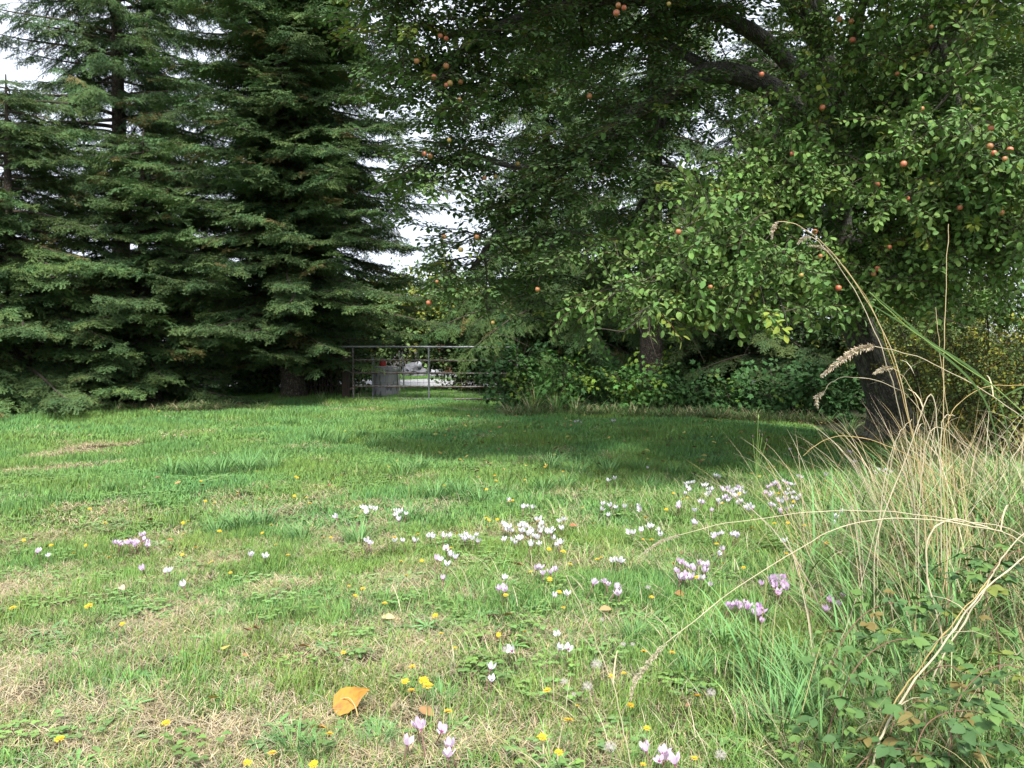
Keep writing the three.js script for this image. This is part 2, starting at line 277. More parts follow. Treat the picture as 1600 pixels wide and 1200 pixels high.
conifer({ name: 'spruce_tree', label: 'shaded spruce with dead lower twigs in the dark behind the apple trunk', pos: G(1210, 18.5), seed: 28, height: 9, trunk: 0.2, from: 0.5, step: 0.08, radius: (h) => 2.7 * Math.pow(Math.max(0, 1 - h / 9), 0.5), rise: 0.05, droop: 0.3, lift: 0.05, hang: 0.2, gap: 0.24, size: 0.95, sprays: SPRUCE, tint: [0.8, 0.8, 0.8] });

// ---------------------------------------------------------------- broadleaf growth
function makeSprig(seed, nLeaves, len, w, col, spread = 0.3, curl = 0.15, flat = 0) {
  const rng = mulberry(seed), b = new Bag(); const wood = [0.09, 0.065, 0.04]; let a = rng() * 6;
  const pts = [0, 0.5, 1].map((t) => V(t * spread, -0.03 * t * t, 0)); const tb = tube(pts, [0.004, 0.003, 0.0015], 3, 0, 1, false), pa = tb.attributes.position, off = b.n;
  for (let k = 0; k < pa.count; k++) b.v(pa.getX(k), pa.getY(k), pa.getZ(k), wood); for (const i of tb.index.array) b.i.push(off + i);
  for (let k = 0; k < nLeaves; k++) {
    const t = (k + 0.5) / nLeaves; a += 2.4 + R(rng, -0.4, 0.4);
    const base = V(t * spread, -0.03 * t * t, 0), out = V(R(rng, 0.15, 0.8), Math.sin(a) * 0.75 + 0.12, Math.cos(a)).normalize(), stalk = base.clone().addScaledVector(out, len * R(rng, 0.2, 0.4));
    out.y -= R(rng, 0.1, 0.6); if (flat) out.y = out.y * 0.3 - R(rng, 0, 0.15); const up = V(R(rng, -0.4, 0.4), 1, R(rng, -0.4, 0.4));
    leaf(b, stalk, out, up, len * R(rng, 0.7, 1.15), w * R(rng, 0.75, 1.15), R(rng, 0.1, 0.45), R(rng, -0.05, curl * 2), tint(rng, col, 0.2));
  }
  return b.geo();
}
function makeLobedSprig(seed, n, len, col, spread = 0.35) {
  const rng = mulberry(seed), b = new Bag(); let a = rng() * 6;
  for (let k = 0; k < n; k++) { const t = (k + 0.5) / n; a += 2.4; const out = V(R(rng, 0.2, 0.8), 0.2 + 0.4 * Math.sin(a), Math.cos(a)).normalize(); const base = V(t * spread, 0, 0).addScaledVector(out, len * 0.5); out.y -= R(rng, 0.2, 0.6); lobed(b, base, out, V(R(rng, -0.3, 0.3), 1, R(rng, -0.3, 0.3)), len * R(rng, 0.7, 1.2), tint(rng, col, 0.2), rng); }
  return b.geo();
}
const APPLE = [0.095, 0.18, 0.04];
const APPLE_SPRIG = [1, 2, 3, 4].map((s) => makeSprig(300 + s, 14, 0.07, 0.042, APPLE));
const APPLE_FLAT = [1, 2, 3, 4].map((s) => makeSprig(350 + s, 14, 0.07, 0.042, APPLE, 0.3, 0.12, 1));
const BUSH_SPRIG = [1, 2, 3].map((s) => makeSprig(400 + s, 11, 0.05, 0.032, [0.13, 0.2, 0.05], 0.34));
const FAR_SPRIG = [1, 2].map((s) => makeSprig(500 + s, 12, 0.11, 0.075, [0.12, 0.2, 0.055], 0.6));
const LOBED_SPRIG = [1, 2, 3].map((s) => makeLobedSprig(600 + s, 7, 0.1, [0.09, 0.2, 0.045]));

// ---- the old apple tree
{
  const rng = mulberry(77), root = groundAt(1392, 672); root.copy(at(1392, 668, 11.6)); root.y = gh(root.x, root.z);
  const t = thing('apple_tree', 'old apple tree with leaning grey trunk, spreading limbs and red apples', 'tree', root);
  const P = (a) => a.map(([x, y, d]) => at(x, y, d).sub(root));
  const trunkPts = curve([V(0.05, -0.2, 0), ...P([[1388, 640, 11.5], [1368, 580, 11.4], [1338, 500, 11.2], [1318, 400, 10.9], [1308, 300, 10.7], [1300, 180, 10.5], [1286, 60, 10.3], [1266, -80, 10.2], [1240, -230, 10.1]])], 40);
  const trunkR = trunkPts.map((p, k) => lerp(0.29, 0.06, Math.pow(k / 40, 0.8)) + 0.2 * Math.exp(-Math.max(0, p.y) * 5));
  part('trunk', tube(trunkPts, trunkR, 22, 0.16, 3), M.appleBark, t);
  for (let k = 0; k < 7; k++) { const a = k * 0.9 + 0.2, L = R(rng, 0.5, 0.95), w = (f, h) => { const x = Math.cos(a + f * 0.25) * L * f, z = Math.sin(a + f * 0.25) * L * f; return V(x, gh(root.x + x, root.z + z) - root.y + h, z); }; part('root', tube(curve([w(0.15, 0.3), w(0.4, 0.12), w(0.7, 0.05), w(1, -0.05)], 10), taper(11, 0.11, 0.03), 9, 0.3, k + 20), M.appleBark, t); }
  const limbs = [
    [[[1305, 250, 10.6], [1220, 150, 9.9], [1120, 112, 9.3], [1040, 150, 8.9], [960, 195, 8.7], [880, 255, 8.6], [800, 335, 8.6], [735, 425, 8.7]], 0.18],
    [[[1300, 180, 10.5], [1190, 60, 9.8], [1060, 5, 9.2], [910, 5, 8.6], [770, 45, 8.3], [680, 110, 8.2]], 0.13],
    [[[1288, 80, 10.3], [1150, -90, 9.6], [950, -160, 8.8], [760, -120, 8.2], [650, 0, 8]], 0.11],
    [[[1310, 350, 10.8], [1350, 250, 9.5], [1400, 150, 8.5], [1470, 60, 7.8], [1550, -40, 7.3]], 0.09],
    [[[1312, 330, 10.8], [1230, 330, 9.5], [1140, 380, 8.3], [1065, 430, 7.5], [1025, 462, 7.2]], 0.07],
    [[[1315, 400, 10.9], [1400, 350, 9.5], [1500, 330, 8.3], [1590, 360, 7.5]], 0.08],
    [[[1300, 200, 10.5], [1330, 80, 9], [1360, -40, 8], [1400, -170, 7]], 0.09],
    [[[1308, 300, 10.7], [1250, 245, 9], [1210, 240, 8.4], [1190, 270, 8]], 0.06],
    [[[1300, 180, 10.5], [1200, 100, 12], [1050, 120, 13.2], [900, 210, 14]], 0.1],
    [[[1305, 250, 10.6], [1450, 150, 12], [1590, 80, 13]], 0.09],
    [[[1330, 470, 11], [1440, 430, 10.2], [1560, 435, 9.6]], 0.06],
    [[[1040, 150, 8.9], [1010, 300, 9.6], [940, 420, 9.9], [865, 520, 10.1]], 0.06],
    [[[1286, 60, 10.3], [1200, -150, 8.8], [1060, -260, 7.8], [940, -270, 7.2]], 0.08],
    [[[1266, -80, 10.2], [1300, -250, 9], [1450, -300, 8]], 0.08],
    [[[880, 255, 8.6], [800, 260, 8.4], [720, 240, 8.3], [670, 260, 8.3]], 0.045],
    [[[1120, 112, 9.3], [1000, 60, 10.4], [860, 90, 11.2], [740, 170, 11.8]], 0.07],
    [[[1318, 400, 10.9], [1240, 410, 9], [1200, 440, 7.8], [1160, 480, 7.2]], 0.05],
    [[[1470, 60, 7.8], [1500, 160, 7.3], [1540, 240, 7]], 0.04],
    [[[1320, 370, 10.8], [1390, 400, 9], [1420, 430, 8.1]], 0.04],
    [[[1240, -200, 10.1], [1050, -330, 10.6], [820, -330, 10.6], [650, -200, 10.2]], 0.08],
    [[[1240, -200, 10.1], [1330, -330, 11.5], [1500, -300, 12.5]], 0.08],
    [[[1305, 220, 10.5], [1380, 180, 9.3], [1440, 200, 8.2], [1480, 270, 7.4]], 0.05],
    // high limbs reaching forward above the frame, out of view, placed to shade the crown
    [[[1266, -80, 10.2], [1220, -300, 8.4], [1120, -460, 6.8], [980, -560, 5.6]], 0.08],
    [[[1240, -200, 10.1], [1100, -400, 8.2], [940, -500, 6.8], [780, -560, 5.9]], 0.08],
    [[[1240, -200, 10.1], [1000, -360, 8.8], [820, -430, 7.6], [680, -450, 6.8]], 0.07],
    [[[1288, 80, 10.3], [1160, -180, 8.4], [1060, -300, 7.2], [960, -360, 6.2]], 0.07],
    [[[1150, -90, 9.6], [980, -250, 8], [860, -300, 7], [740, -320, 6.6]], 0.06],
  ];
  const FRONT = new Set([3, 4, 5, 6, 7, 10, 16, 17, 18, 21]); let hanging = false;
  const sets = [...APPLE_SPRIG, ...APPLE_FLAT].map((g) => new Copies(g, M.leaf)), sub = [], thin = [], spots = [];
  const twigWith = (p, dir, L, seed) => {
    const r = mulberry(seed), n = 4, pts = [p.clone()]; let d = dir.clone().normalize(), q = p.clone();
    for (let k = 0; k < n; k++) { d.add(V(R(r, -0.3, 0.3), R(r, -0.32, 0.18), R(r, -0.3, 0.3))).normalize(); q = q.clone().addScaledVector(d, L / n); pts.push(q); }
    return pts;
  };
  const dress = (pts, gap, keep = 1) => {
    pts = pts.filter((p) => p.y + root.y > 1.7);
    for (let k = 0; k < pts.length - 1; k++) {
      const L = pts[k].distanceTo(pts[k + 1]), m = Math.max(1, Math.round(L / gap)), d = pts[k + 1].clone().sub(pts[k]).normalize();
      for (let j = 0; j < m; j++) {
        if (rng() > keep) continue;
        const p = pts[k].clone().lerp(pts[k + 1], (j + rng()) / m), q = d.clone().multiplyScalar(0.7).add(V(R(rng, -1, 1), R(rng, -0.7, 0.6), R(rng, -1, 1))); if (!hanging) q.y *= 0.25;
        const old = rng(), c = R(rng, 0.8, 1.2); const tip = hanging ? 0.5 : 0.2; spots.push([p, q, V(R(rng, -tip, tip), 1, R(rng, -tip, tip)), R(rng, 0.7, 1.2), old < 0.05 ? [2.0 * c, 1.35 * c, 0.7 * c] : hanging ? [c * 1.2 * R(rng, 0.9, 1.15), c * 1.17, c * 1.05 * R(rng, 0.85, 1.1)] : [c * R(rng, 0.9, 1.15), c, c * R(rng, 0.85, 1.1)], hanging]);  // sprigs on front limbs get a brighter, yellower tint to look sunlit
      }
    }
  };
  limbs.forEach(([pix, r0], li) => {
    hanging = FRONT.has(li);
    const pts = curve(P(pix), 26); part('limb', tube(pts, taper(27, r0, r0 * 0.16, 0.8), 9, 0.12, li), M.appleBark, t);
    let total = 0; for (let k = 1; k < pts.length; k++) total += pts[k].distanceTo(pts[k - 1]);
    const count = Math.round(total * 7);
    for (let c = 0; c < count; c++) {
      const s = lerp(0.22, 1, Math.pow((c + rng()) / count, 0.85)), f = Math.min(25.99, s * 26), i = Math.floor(f), p = pts[i].clone().lerp(pts[i + 1], f - i), d = pts[i + 1].clone().sub(pts[i]).normalize();
      const out = d.clone().multiplyScalar(R(rng, 0.1, 0.9)).add(V(R(rng, -1, 1), R(rng, -0.75, 0.8), R(rng, -1, 1))), L = R(rng, 0.5, 1.25) * (1.15 - 0.35 * s);
      const b = twigWith(p, out, L, 1000 + li * 100 + c); if (b[4].y + root.y < 1.55) continue; sub.push(tube(b, taper(5, 0.004 + 0.009 * L, 0.003), 4, 0, 1, false)); dress(b.slice(1), 0.085);
      for (let e = 0; e < 4; e++) { const k = 1 + Math.floor(rng() * 4), b2 = twigWith(b[k], V(R(rng, -1, 1), R(rng, -0.8, 0.6), R(rng, -1, 1)).addScaledVector(d, 0.3), R(rng, 0.25, 0.55), 9000 + li * 400 + c * 4 + e); thin.push(tube(b2, taper(5, 0.005, 0.002), 3, 0, 1, false)); dress(b2.slice(1), 0.08); }
    }
    dress(pts.slice(20), 0.09);
  });
  // the sprigs that show largest are picked apart leaf by leaf, the rest stays one mass
  const near = spots.map((s, k) => { const w = s[0].clone().add(root), v = w.clone().sub(camera.position), z = v.dot(fwd), x = v.x / z * F + 800, y = 600 - v.dot(upc) / z * F; return [x > 20 && x < 1580 && y > 20 && y < 560 ? z : 99, k]; }).sort((a, b) => a[0] - b[0]).slice(0, 42).map((e) => e[1]);
  const chosen = new Set(near), leafGeos = [1, 2, 3, 4, 5].map((s) => { const r = mulberry(50 + s), b = new Bag(); leaf(b, V(0, 0, 0), V(1, 0, 0), UPV, 0.072, 0.042, R(r, 0.15, 0.4), R(r, 0, 0.3), APPLE); return b.geo(); });
  const leafTones = [[1, 1, 1], [0.85, 0.95, 0.9], [1.15, 1.1, 1], [1.05, 1.2, 1.1], [1.7, 1.3, 0.8]].map((c) => { const m = M.leaf.clone(); m.color.setRGB(...c); return m; });
  spots.forEach((s, k) => {
    if (!chosen.has(k)) { sets[Math.floor(rng() * 4) + (s[5] ? 0 : 4)].put(...s.slice(0, 5)); return; }
    const x = s[1].clone().normalize(), z = V().crossVectors(x, s[2]).normalize(), y = V().crossVectors(z, x); let a = rng() * 6;
    thin.push(tube([s[0], s[0].clone().addScaledVector(x, 0.3)], [0.003, 0.0015], 3, 0, 1, false));
    for (let e = 0; e < 7; e++) {
      a += 2.4; const base = s[0].clone().addScaledVector(x, 0.3 * (e + 0.5) / 7), out = x.clone().multiplyScalar(R(rng, 0.2, 0.8)).addScaledVector(y, Math.sin(a) * 0.7).addScaledVector(z, Math.cos(a)).normalize();
      const m = part('leaf', leafGeos[Math.floor(rng() * 5)], leafTones[Math.min(4, Math.floor(rng() * 4.25))], t); base.addScaledVector(out, 0.012); out.y -= R(rng, 0.1, 0.5); out.normalize();
      const zz = V().crossVectors(out, V(R(rng, -0.4, 0.4), 1, R(rng, -0.4, 0.4))).normalize(), yy = V().crossVectors(zz, out);
      m.quaternion.setFromRotationMatrix(new THREE.Matrix4().makeBasis(out, yy, zz)); m.position.copy(base); m.scale.setScalar(R(rng, 0.8, 1.2));
    }
  });
  const w = part('branch', mergeGeometries(sub), M.appleBark, t); w.userData.kind = 'stuff';
  const w2 = part('twig', mergeGeometries(thin), M.twig, t); w2.userData.kind = 'stuff';
  const crown = new THREE.Group(); crown.name = 'crown'; crown.userData.kind = 'stuff'; t.add(crown); sets.forEach((s) => s.build('foliage', crown));
  console.log('apple sprigs', spots.length);
  // apples, each hanging from the twig nearest to where it shows
  const prof = [[0, -0.022], [0.008, -0.027], [0.02, -0.0265], [0.0285, -0.014], [0.031, 0.002], [0.027, 0.018], [0.017, 0.0255], [0.007, 0.024], [0, 0.017]].map(([x, y]) => new THREE.Vector2(x, y));
  const appleGeos = [[0.55, 0.09, 0.05], [0.6, 0.15, 0.08], [0.52, 0.24, 0.08], [0.42, 0.4, 0.08]].map((c, gi) => {
    const g = new THREE.LatheGeometry(prof, 16); const cs = []; const p = g.attributes.position;
    for (let k = 0; k < p.count; k++) { const q = clamp(0.5 + 0.7 * n3(p.getX(k) * 28 + gi * 5, p.getY(k) * 18, p.getZ(k) * 28)); cs.push(lerp(0.48, c[0] * 0.9, q), lerp(0.2, c[1] * 0.9, q), lerp(0.08, c[2], q)); }
    g.setAttribute('color', new THREE.Float32BufferAttribute(cs, 3)); return g;
  });
  const skin = new THREE.MeshPhysicalMaterial({ vertexColors: true, roughness: 0.45, clearcoat: 0.2, clearcoatRoughness: 0.3 }), stalk = tube([V(0, 0.016, 0), V(0.002, 0.03, 0.001), V(0.001, 0.055, 0)], [0.0012, 0.001, 0.0012], 4);
  const list = [[697, 60, 8], [688, 56, 8], [651, 95, 8], [678, 120, 8], [697, 133, 8], [703, 130, 8], [720, 128, 8], [663, 240, 8.1], [672, 244, 8.1], [702, 219, 8.1], [718, 156, 8.1], [697, 103, 8.1], [757, 278, 8.2], [774, 276, 8.2], [694, 370, 8.4], [720, 390, 8.3], [745, 370, 8.4], [683, 440, 8.5], [670, 473, 8.5], [770, 504, 8.5], [966, 8, 7], [975, 12, 7], [963, 20, 7], [1045, 6, 7.2], [921, 150, 8.2], [809, 256, 8.2], [840, 452, 8.6], [1190, 116, 7.6], [1312, 30, 7.8], [1330, 33, 7.8], [1332, 62, 7.8], [1402, 115, 7.7], [1455, 42, 7.5], [1285, 168, 7.9], [1238, 240, 7.8], [1440, 170, 7.6], [1370, 288, 7.8], [1412, 256, 7.5], [1547, 228, 6.9], [1553, 239, 6.95], [1578, 234, 6.9], [1570, 248, 6.95], [1548, 200, 7], [1500, 324, 7.2], [1565, 332, 7.1], [1418, 310, 7.5], [1371, 420, 7.7], [1365, 428, 7.75], [1390, 386, 7.7], [1273, 362, 7.7], [1282, 400, 7.7], [1252, 430, 7.5], [1060, 362, 7.2], [1110, 448, 7.1], [1310, 450, 7.9]];
  const seen = spots.map((s) => { const v = s[0].clone().add(root).sub(camera.position), z = v.dot(fwd); return [v.x / z * F + 800, 600 - v.dot(upc) / z * F, z]; });
  list.forEach(([x, y, d0], k) => {
    let d = d0; for (const [sx, sy, sz] of seen) if (Math.abs(sx - x) < 26 && sy - y > -40 && sy - y < 22 && sz < d) d = sz; d = Math.max(5.6, d);
    const p = at(x, y, d - 0.05).sub(root), yellow = x > 700 && x < 960 || [1045, 1312, 1252].includes(x);
    const a = part('apple', appleGeos[yellow ? 2 + k % 2 : k % 3], skin, t); a.position.copy(p); a.rotation.set(R(rng, -0.3, 0.3), rng() * 6, R(rng, -0.3, 0.3)); a.scale.setScalar(R(rng, 0.62, 0.98));
    part('stalk', stalk, M.twig, a);
    let best = null, bd = 9; for (const s of spots) { const e = s[0].distanceTo(p); if (s[0].y > p.y && e < bd) { bd = e; best = s[0]; } }
    if (best) thin.push(null), part('twig', tube(curve([p.clone().add(V(0, 0.05, 0)), p.clone().lerp(best, 0.5).add(V(0, 0.06, 0)), best], 6), taper(7, 0.0018, 0.003), 4, 0, 1, false), M.twig, t);
  });
}
// ---- broadleaf trees and bushes from a blob of sprigs on real stems
function bushy(o) {
  const rng = mulberry(o.seed), t = thing(o.name, o.label, o.category, o.pos, o.group), wood = [], sets = o.sprigs.map((g) => new Copies(g, o.mat || M.shrub));
  const stems = o.stems || 7;
  if (o.trunk) { const pts = curve([V(0, -0.2, 0), V(R(rng, -0.2, 0.2), o.h * 0.3, R(rng, -0.2, 0.2)), V(R(rng, -0.3, 0.3), o.h * 0.75, R(rng, -0.3, 0.3))], 10); part('trunk', tube(pts, taper(11, o.trunk, o.trunk * 0.3), 10, 0.1, o.seed), M.bark, t); }
  for (let s = 0; s < stems; s++) {
    const a = s * 2.4 + R(rng, -0.4, 0.4), e = R(rng, 0.35, 1), tip = V(Math.cos(a) * o.rx * e, o.h * lerp(1, 0.55, e * e) * R(rng, 0.75, 1.08), Math.sin(a) * o.rz * e);
    const b0 = o.trunk ? V(0, o.h * R(rng, 0.15, 0.55), 0) : V(Math.cos(a) * o.rx * 0.25 * rng(), -0.05, Math.sin(a) * o.rz * 0.25 * rng());
    const pts = curve([b0, b0.clone().lerp(tip, 0.5).add(V(0, o.h * 0.12, 0)), tip], 10); wood.push(tube(pts, taper(11, o.wood || 0.012, 0.003), 5, 0, 1, false));
    const tone = R(rng, 0.8, 1.2);
    for (let k = 0; k < o.per; k++) {
      const f = Math.pow(R(rng, o.low ?? 0.12, 1), o.pw ?? 0.7) * 9.99, i = Math.floor(f), p = pts[i].clone().lerp(pts[i + 1], f - i), r = o.puff * R(rng, 0.2, 1);
      const off = V(R(rng, -1, 1), R(rng, -0.8, 0.8), R(rng, -1, 1)).normalize(), q = p.clone().addScaledVector(off, r); if (q.y < 0.05) q.y = 0.05 + rng() * 0.1;
      const c = tone * R(rng, 0.85, 1.15), y = rng() < (o.yellow || 0);
      sets[Math.floor(rng() * sets.length)].put(q, off.add(V(0, -0.15, 0)), V(R(rng, -0.5, 0.5), 1, R(rng, -0.5, 0.5)), o.size * R(rng, 0.75, 1.2), y ? [c * 2.1 * o.tint[0], c * 1.35 * o.tint[1], c * 0.6 * o.tint[2]] : o.tint.map((v) => v * c));
      if (k % 3 === 0) wood.push(tube([p, p.clone().lerp(q, 0.55).add(V(0, 0.03, 0)), q], [0.004, 0.003, 0.002], 3, 0, 1, false));
    }
  }
  const w = part('stem', mergeGeometries(wood), M.twig, t); w.userData.kind = 'stuff';
  const crown = new THREE.Group(); crown.name = 'crown'; crown.userData.kind = 'stuff'; t.add(crown); sets.forEach((s) => s.build('foliage', crown));
  return t;
}
// yellowing thicket right of the apple trunk
[['yellow-green small-leaved thicket beside the apple trunk', 1475, 12.0, 1.5, 1.1, 2.5, 1], ['yellow-green small-leaved thicket at the right edge under the apple limbs', 1575, 10.0, 1.3, 1.2, 2.3, 2], ['darker small-leaved thicket at the right edge behind the tall straw', 1660, 8.6, 0.9, 1.0, 1.5, 3]].forEach(([label, px, d, rx, rz, h, k]) =>
  bushy({ name: 'thicket_bush', label, category: 'bush', pos: G(px, d), seed: 900 + k, stems: 20, per: 90, low: 0, pw: 1.1, rx, rz, h, puff: 0.34, size: 0.8, sprigs: BUSH_SPRIG, tint: [1, 1, 0.9], yellow: 0.3 }));
// undergrowth with lobed leaves along the far edge of the lawn
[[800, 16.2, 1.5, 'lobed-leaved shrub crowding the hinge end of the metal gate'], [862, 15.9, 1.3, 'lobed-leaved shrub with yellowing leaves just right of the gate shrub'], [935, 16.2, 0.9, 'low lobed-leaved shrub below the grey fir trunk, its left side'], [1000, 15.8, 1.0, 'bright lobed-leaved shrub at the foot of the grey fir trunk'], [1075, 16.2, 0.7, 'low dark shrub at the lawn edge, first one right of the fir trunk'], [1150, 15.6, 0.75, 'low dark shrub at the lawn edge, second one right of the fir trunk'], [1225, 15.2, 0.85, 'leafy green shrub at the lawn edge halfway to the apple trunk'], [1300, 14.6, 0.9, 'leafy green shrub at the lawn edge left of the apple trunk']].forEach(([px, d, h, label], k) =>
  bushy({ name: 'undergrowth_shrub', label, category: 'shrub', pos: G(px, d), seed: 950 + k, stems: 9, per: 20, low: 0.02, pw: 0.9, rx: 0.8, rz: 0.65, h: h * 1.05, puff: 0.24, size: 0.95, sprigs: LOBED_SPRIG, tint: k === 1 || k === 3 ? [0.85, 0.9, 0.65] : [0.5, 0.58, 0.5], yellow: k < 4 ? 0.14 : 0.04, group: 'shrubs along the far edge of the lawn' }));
// darker growth behind them, filling the shade; last two added to darken gaps
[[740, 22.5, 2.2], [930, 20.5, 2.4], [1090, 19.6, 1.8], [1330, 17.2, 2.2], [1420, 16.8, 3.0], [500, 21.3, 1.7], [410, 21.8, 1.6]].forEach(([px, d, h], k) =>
  bushy({ name: 'shade_shrub', label: ['leafy shrub behind the gate, just beyond its hidden end', 'tall shaded shrub left of the grey fir trunk', 'shaded shrub right of the grey fir trunk', 'shaded shrub behind the apple trunk, left side', 'tall shaded shrub behind the apple trunk, right side', 'added dark shrub filling the shade behind the thin stakes, between spruce trunk and gate', 'added dark shrub filling the shade just behind the tall spruce trunk, its left side'][k], category: 'shrub', pos: G(px, d), seed: 980 + k, stems: 12, per: 60, rx: 1.1, rz: 0.9, h, puff: 0.4, size: 1.0, sprigs: FAR_SPRIG, tint: [0.6, 0.66, 0.6], yellow: 0.04 }));
// trees and bushes beyond the lane
[[150, 36, 5, 3.0, 'rounded green bush behind the left spruces, far beyond the lane'], [330, 34, 4.2, 2.6, 'green bush behind the tall spruce, far beyond the lane'], [470, 33, 4.4, 2.6, 'leafy bush beyond the lane, left of the gate gap'], [575, 35, 4.2, 2.4, 'leafy bush beyond the lane, seen over the concrete drum'], [670, 34, 4.3, 2.4, 'yellowing bush beyond the lane, behind the rock heap'], [760, 34, 4.6, 2.6, 'leafy bush beyond the lane, behind the leaning plank'], [880, 36, 5.5, 3, 'green bush beyond the lane, behind the hanging fir boughs'], [1010, 33, 5, 3, 'green bush far behind the grey fir trunk'], [1130, 35, 5, 3, 'green bush far behind the dark spruce']].forEach(([px, d, h, r, label], k) =>
  bushy({ name: 'background_bush', label, category: 'bush', pos: G(px, d), seed: 1100 + k, stems: 16, per: 60, rx: r, rz: 1.6, h, puff: 0.8, size: 1.5, wood: 0.04, sprigs: FAR_SPRIG, tint: [1.05, 1.05, 0.95], yellow: k === 4 ? 0.35 : 0.1, group: 'bushes beyond the lane' }));
[[1330, 23, 11, 3.6, 'tall leafy tree filling the sky behind the apple trunk'], [1530, 20, 11, 3.8, 'tall leafy tree filling the sky at the upper right'], [1750, 16, 9, 3.5, 'tall leafy tree at the right edge behind the apple crown']].forEach(([px, d, h, r, label], k) =>
  bushy({ name: 'broadleaf_tree', label, category: 'tree', pos: G(px, d), seed: 1200 + k, trunk: 0.2, stems: 34, per: 70, rx: r, rz: 2.6, h, puff: 0.75, size: 1.2, wood: 0.05, low: 0.05, sprigs: FAR_SPRIG, tint: [1.0, 1.0, 0.9], yellow: 0.08 }));

// ================================================================ THE GATE AND WHAT STANDS BY IT
M.rust = new THREE.MeshStandardMaterial({ map: noiseTexture(256, (u, v) => { const r = smooth(-0.25, 0.35, tileNoise(u, v, 14) + 0.5 * tileNoise(u, v, 50, 3)); return [lerp(0.5, 0.36, r), lerp(0.5, 0.27, r), lerp(0.5, 0.2, r)]; }), roughness: 0.75, metalness: 0.15 });
M.galvanised = new THREE.MeshStandardMaterial({ map: noiseTexture(256, (u, v) => { const k = 0.54 + 0.09 * tileNoise(u, v, 20) + 0.05 * tileNoise(u, v, 70, 3); return [k, k * 1.01, k * 1.02]; }), roughness: 0.45, metalness: 0.4 });
M.wood = new THREE.MeshStandardMaterial({ map: noiseTexture(256, (u, v) => { const g = tileNoise(u * 1, v * 1, 6) + 0.6 * tileNoise(u, v, 60, 3); const k = 0.36 + 0.09 * g; return [k, k * 0.84, k * 0.7]; }), color: new THREE.Color(0.5, 0.5, 0.5), roughness: 0.9 });
{
  const D = 19, L = at(552, 627, D), base = V(L.x, gh(L.x, -D), -D), g = thing('metal_gate', 'rusty tubular metal field gate with five rails and wire mesh', 'gate', base);
  const W = 3.9, px = 1 / F * D, yb = (py) => (627 - py) * px + 0.06, lean = -0.02;
  const rails = [[545, 0.024, 'galvanised'], [566, 0.02, 'rust'], [586, 0.02, 'rust'], [607, 0.02, 'rust'], [626, 0.02, 'rust']];
  const rng = mulberry(4);
  rails.forEach(([py, r, m]) => { const y = yb(py), pts = Array.from({ length: 14 }, (_, k) => V(W * k / 13 - (py === 545 ? 0.35 : 0) * (k === 0), y + lean * k / 13 + 0.006 * n2(k * 0.7, py), 0)); part('rail', tube(pts, pts.map(() => r), 10), M[m], g); });
  [[0, 'rust'], [1.785, 'galvanised'], [3.88, 'rust']].forEach(([x, m]) => part('stile', tube([V(x, 0.05, 0.028), V(x, 0.6, 0.028), V(x, yb(545) - 0.01, 0.028)], [0.022, 0.022, 0.022], 10), M[m], g));
  for (let k = 1; k < 26; k++) { const x = k * 0.15 + R(rng, -0.015, 0.015); part('wire', tube([V(x, 0.06, -0.024), V(x + R(rng, -0.01, 0.01), 0.4, -0.026), V(x, yb(586), -0.024)], [0.0035, 0.0035, 0.0035], 5), M.rust, g); }
  for (const y of [0.18, 0.45, 0.95]) part('wire', tube(Array.from({ length: 9 }, (_, k) => V(W * k / 8, y + 0.01 * n2(k, y * 9), -0.031)), Array(9).fill(0.003), 5), M.rust, g);
  for (const y of [0.3, 0.95]) part('hinge', tube([V(-0.08, y, 0.01), V(0.03, y, 0.01)], [0.03, 0.03], 8), M.rust, g);
  part('latch', tube(curve([V(-0.12, 0.78, 0.06), V(-0.05, 0.7, 0.075), V(0.02, 0.68, 0.07), V(0.05, 0.74, 0.06)], 12), Array(13).fill(0.008), 6), M.rust, g);
  const p = thing('gate_post', 'weathered wooden post at the left end of the metal gate', 'post', G(541, 19.3));
  const pg = new THREE.BoxGeometry(0.17, 1.5, 0.16, 3, 12, 3); { const a = pg.attributes.position; for (let k = 0; k < a.count; k++) a.setXYZ(k, a.getX(k) * (1 + 0.06 * n3(a.getY(k) * 3, 1, a.getZ(k) * 9)), a.getY(k) + 0.72 + (a.getY(k) > 0.7 ? 0.02 * n3(a.getX(k) * 30, 3, a.getZ(k) * 30) : 0), a.getZ(k) * (1 + 0.06 * n3(a.getY(k) * 3, 7, a.getX(k) * 9))); pg.computeVertexNormals(); }
  part('shaft', pg, M.wood, p); part('staple', tube([V(0.05, 1.1, 0.085), V(0.05, 1.12, 0.1), V(0.02, 1.12, 0.1), V(0.02, 1.1, 0.085)], [0.004, 0.004, 0.004, 0.004], 5), M.rust, p);
  const f = thing('stake_fence', 'row of thin dark stakes between the spruce trunk and the gate post', 'fence', G(508, 19.7));
  for (let k = 0; k < 13; k++) { const x = -0.42 + k * 0.068 + R(rng, -0.012, 0.012), h = R(rng, 0.75, 1.2), e = R(rng, -0.05, 0.05); part('stake', tube([V(x, -0.08, R(rng, -0.04, 0.04)), V(x + e * 0.4, h * 0.5, 0), V(x + e, h, 0)], [0.014, 0.012, 0.009], 6, 0.1, k), M.wood, f); }
  for (const y of [0.3, 0.7]) part('cross_rail', tube([V(-0.48, y, -0.05), V(0, y + 0.02, -0.05), V(0.46, y - 0.01, -0.05)], [0.015, 0.016, 0.014], 6, 0.1, 2), M.wood, f);
  // concrete drum with its lid, a red can on top, and a bent pipe
  const d = thing('concrete_drum', 'pale concrete drum with dirty streaks standing behind the gate', 'drum', G(602, 20.1));
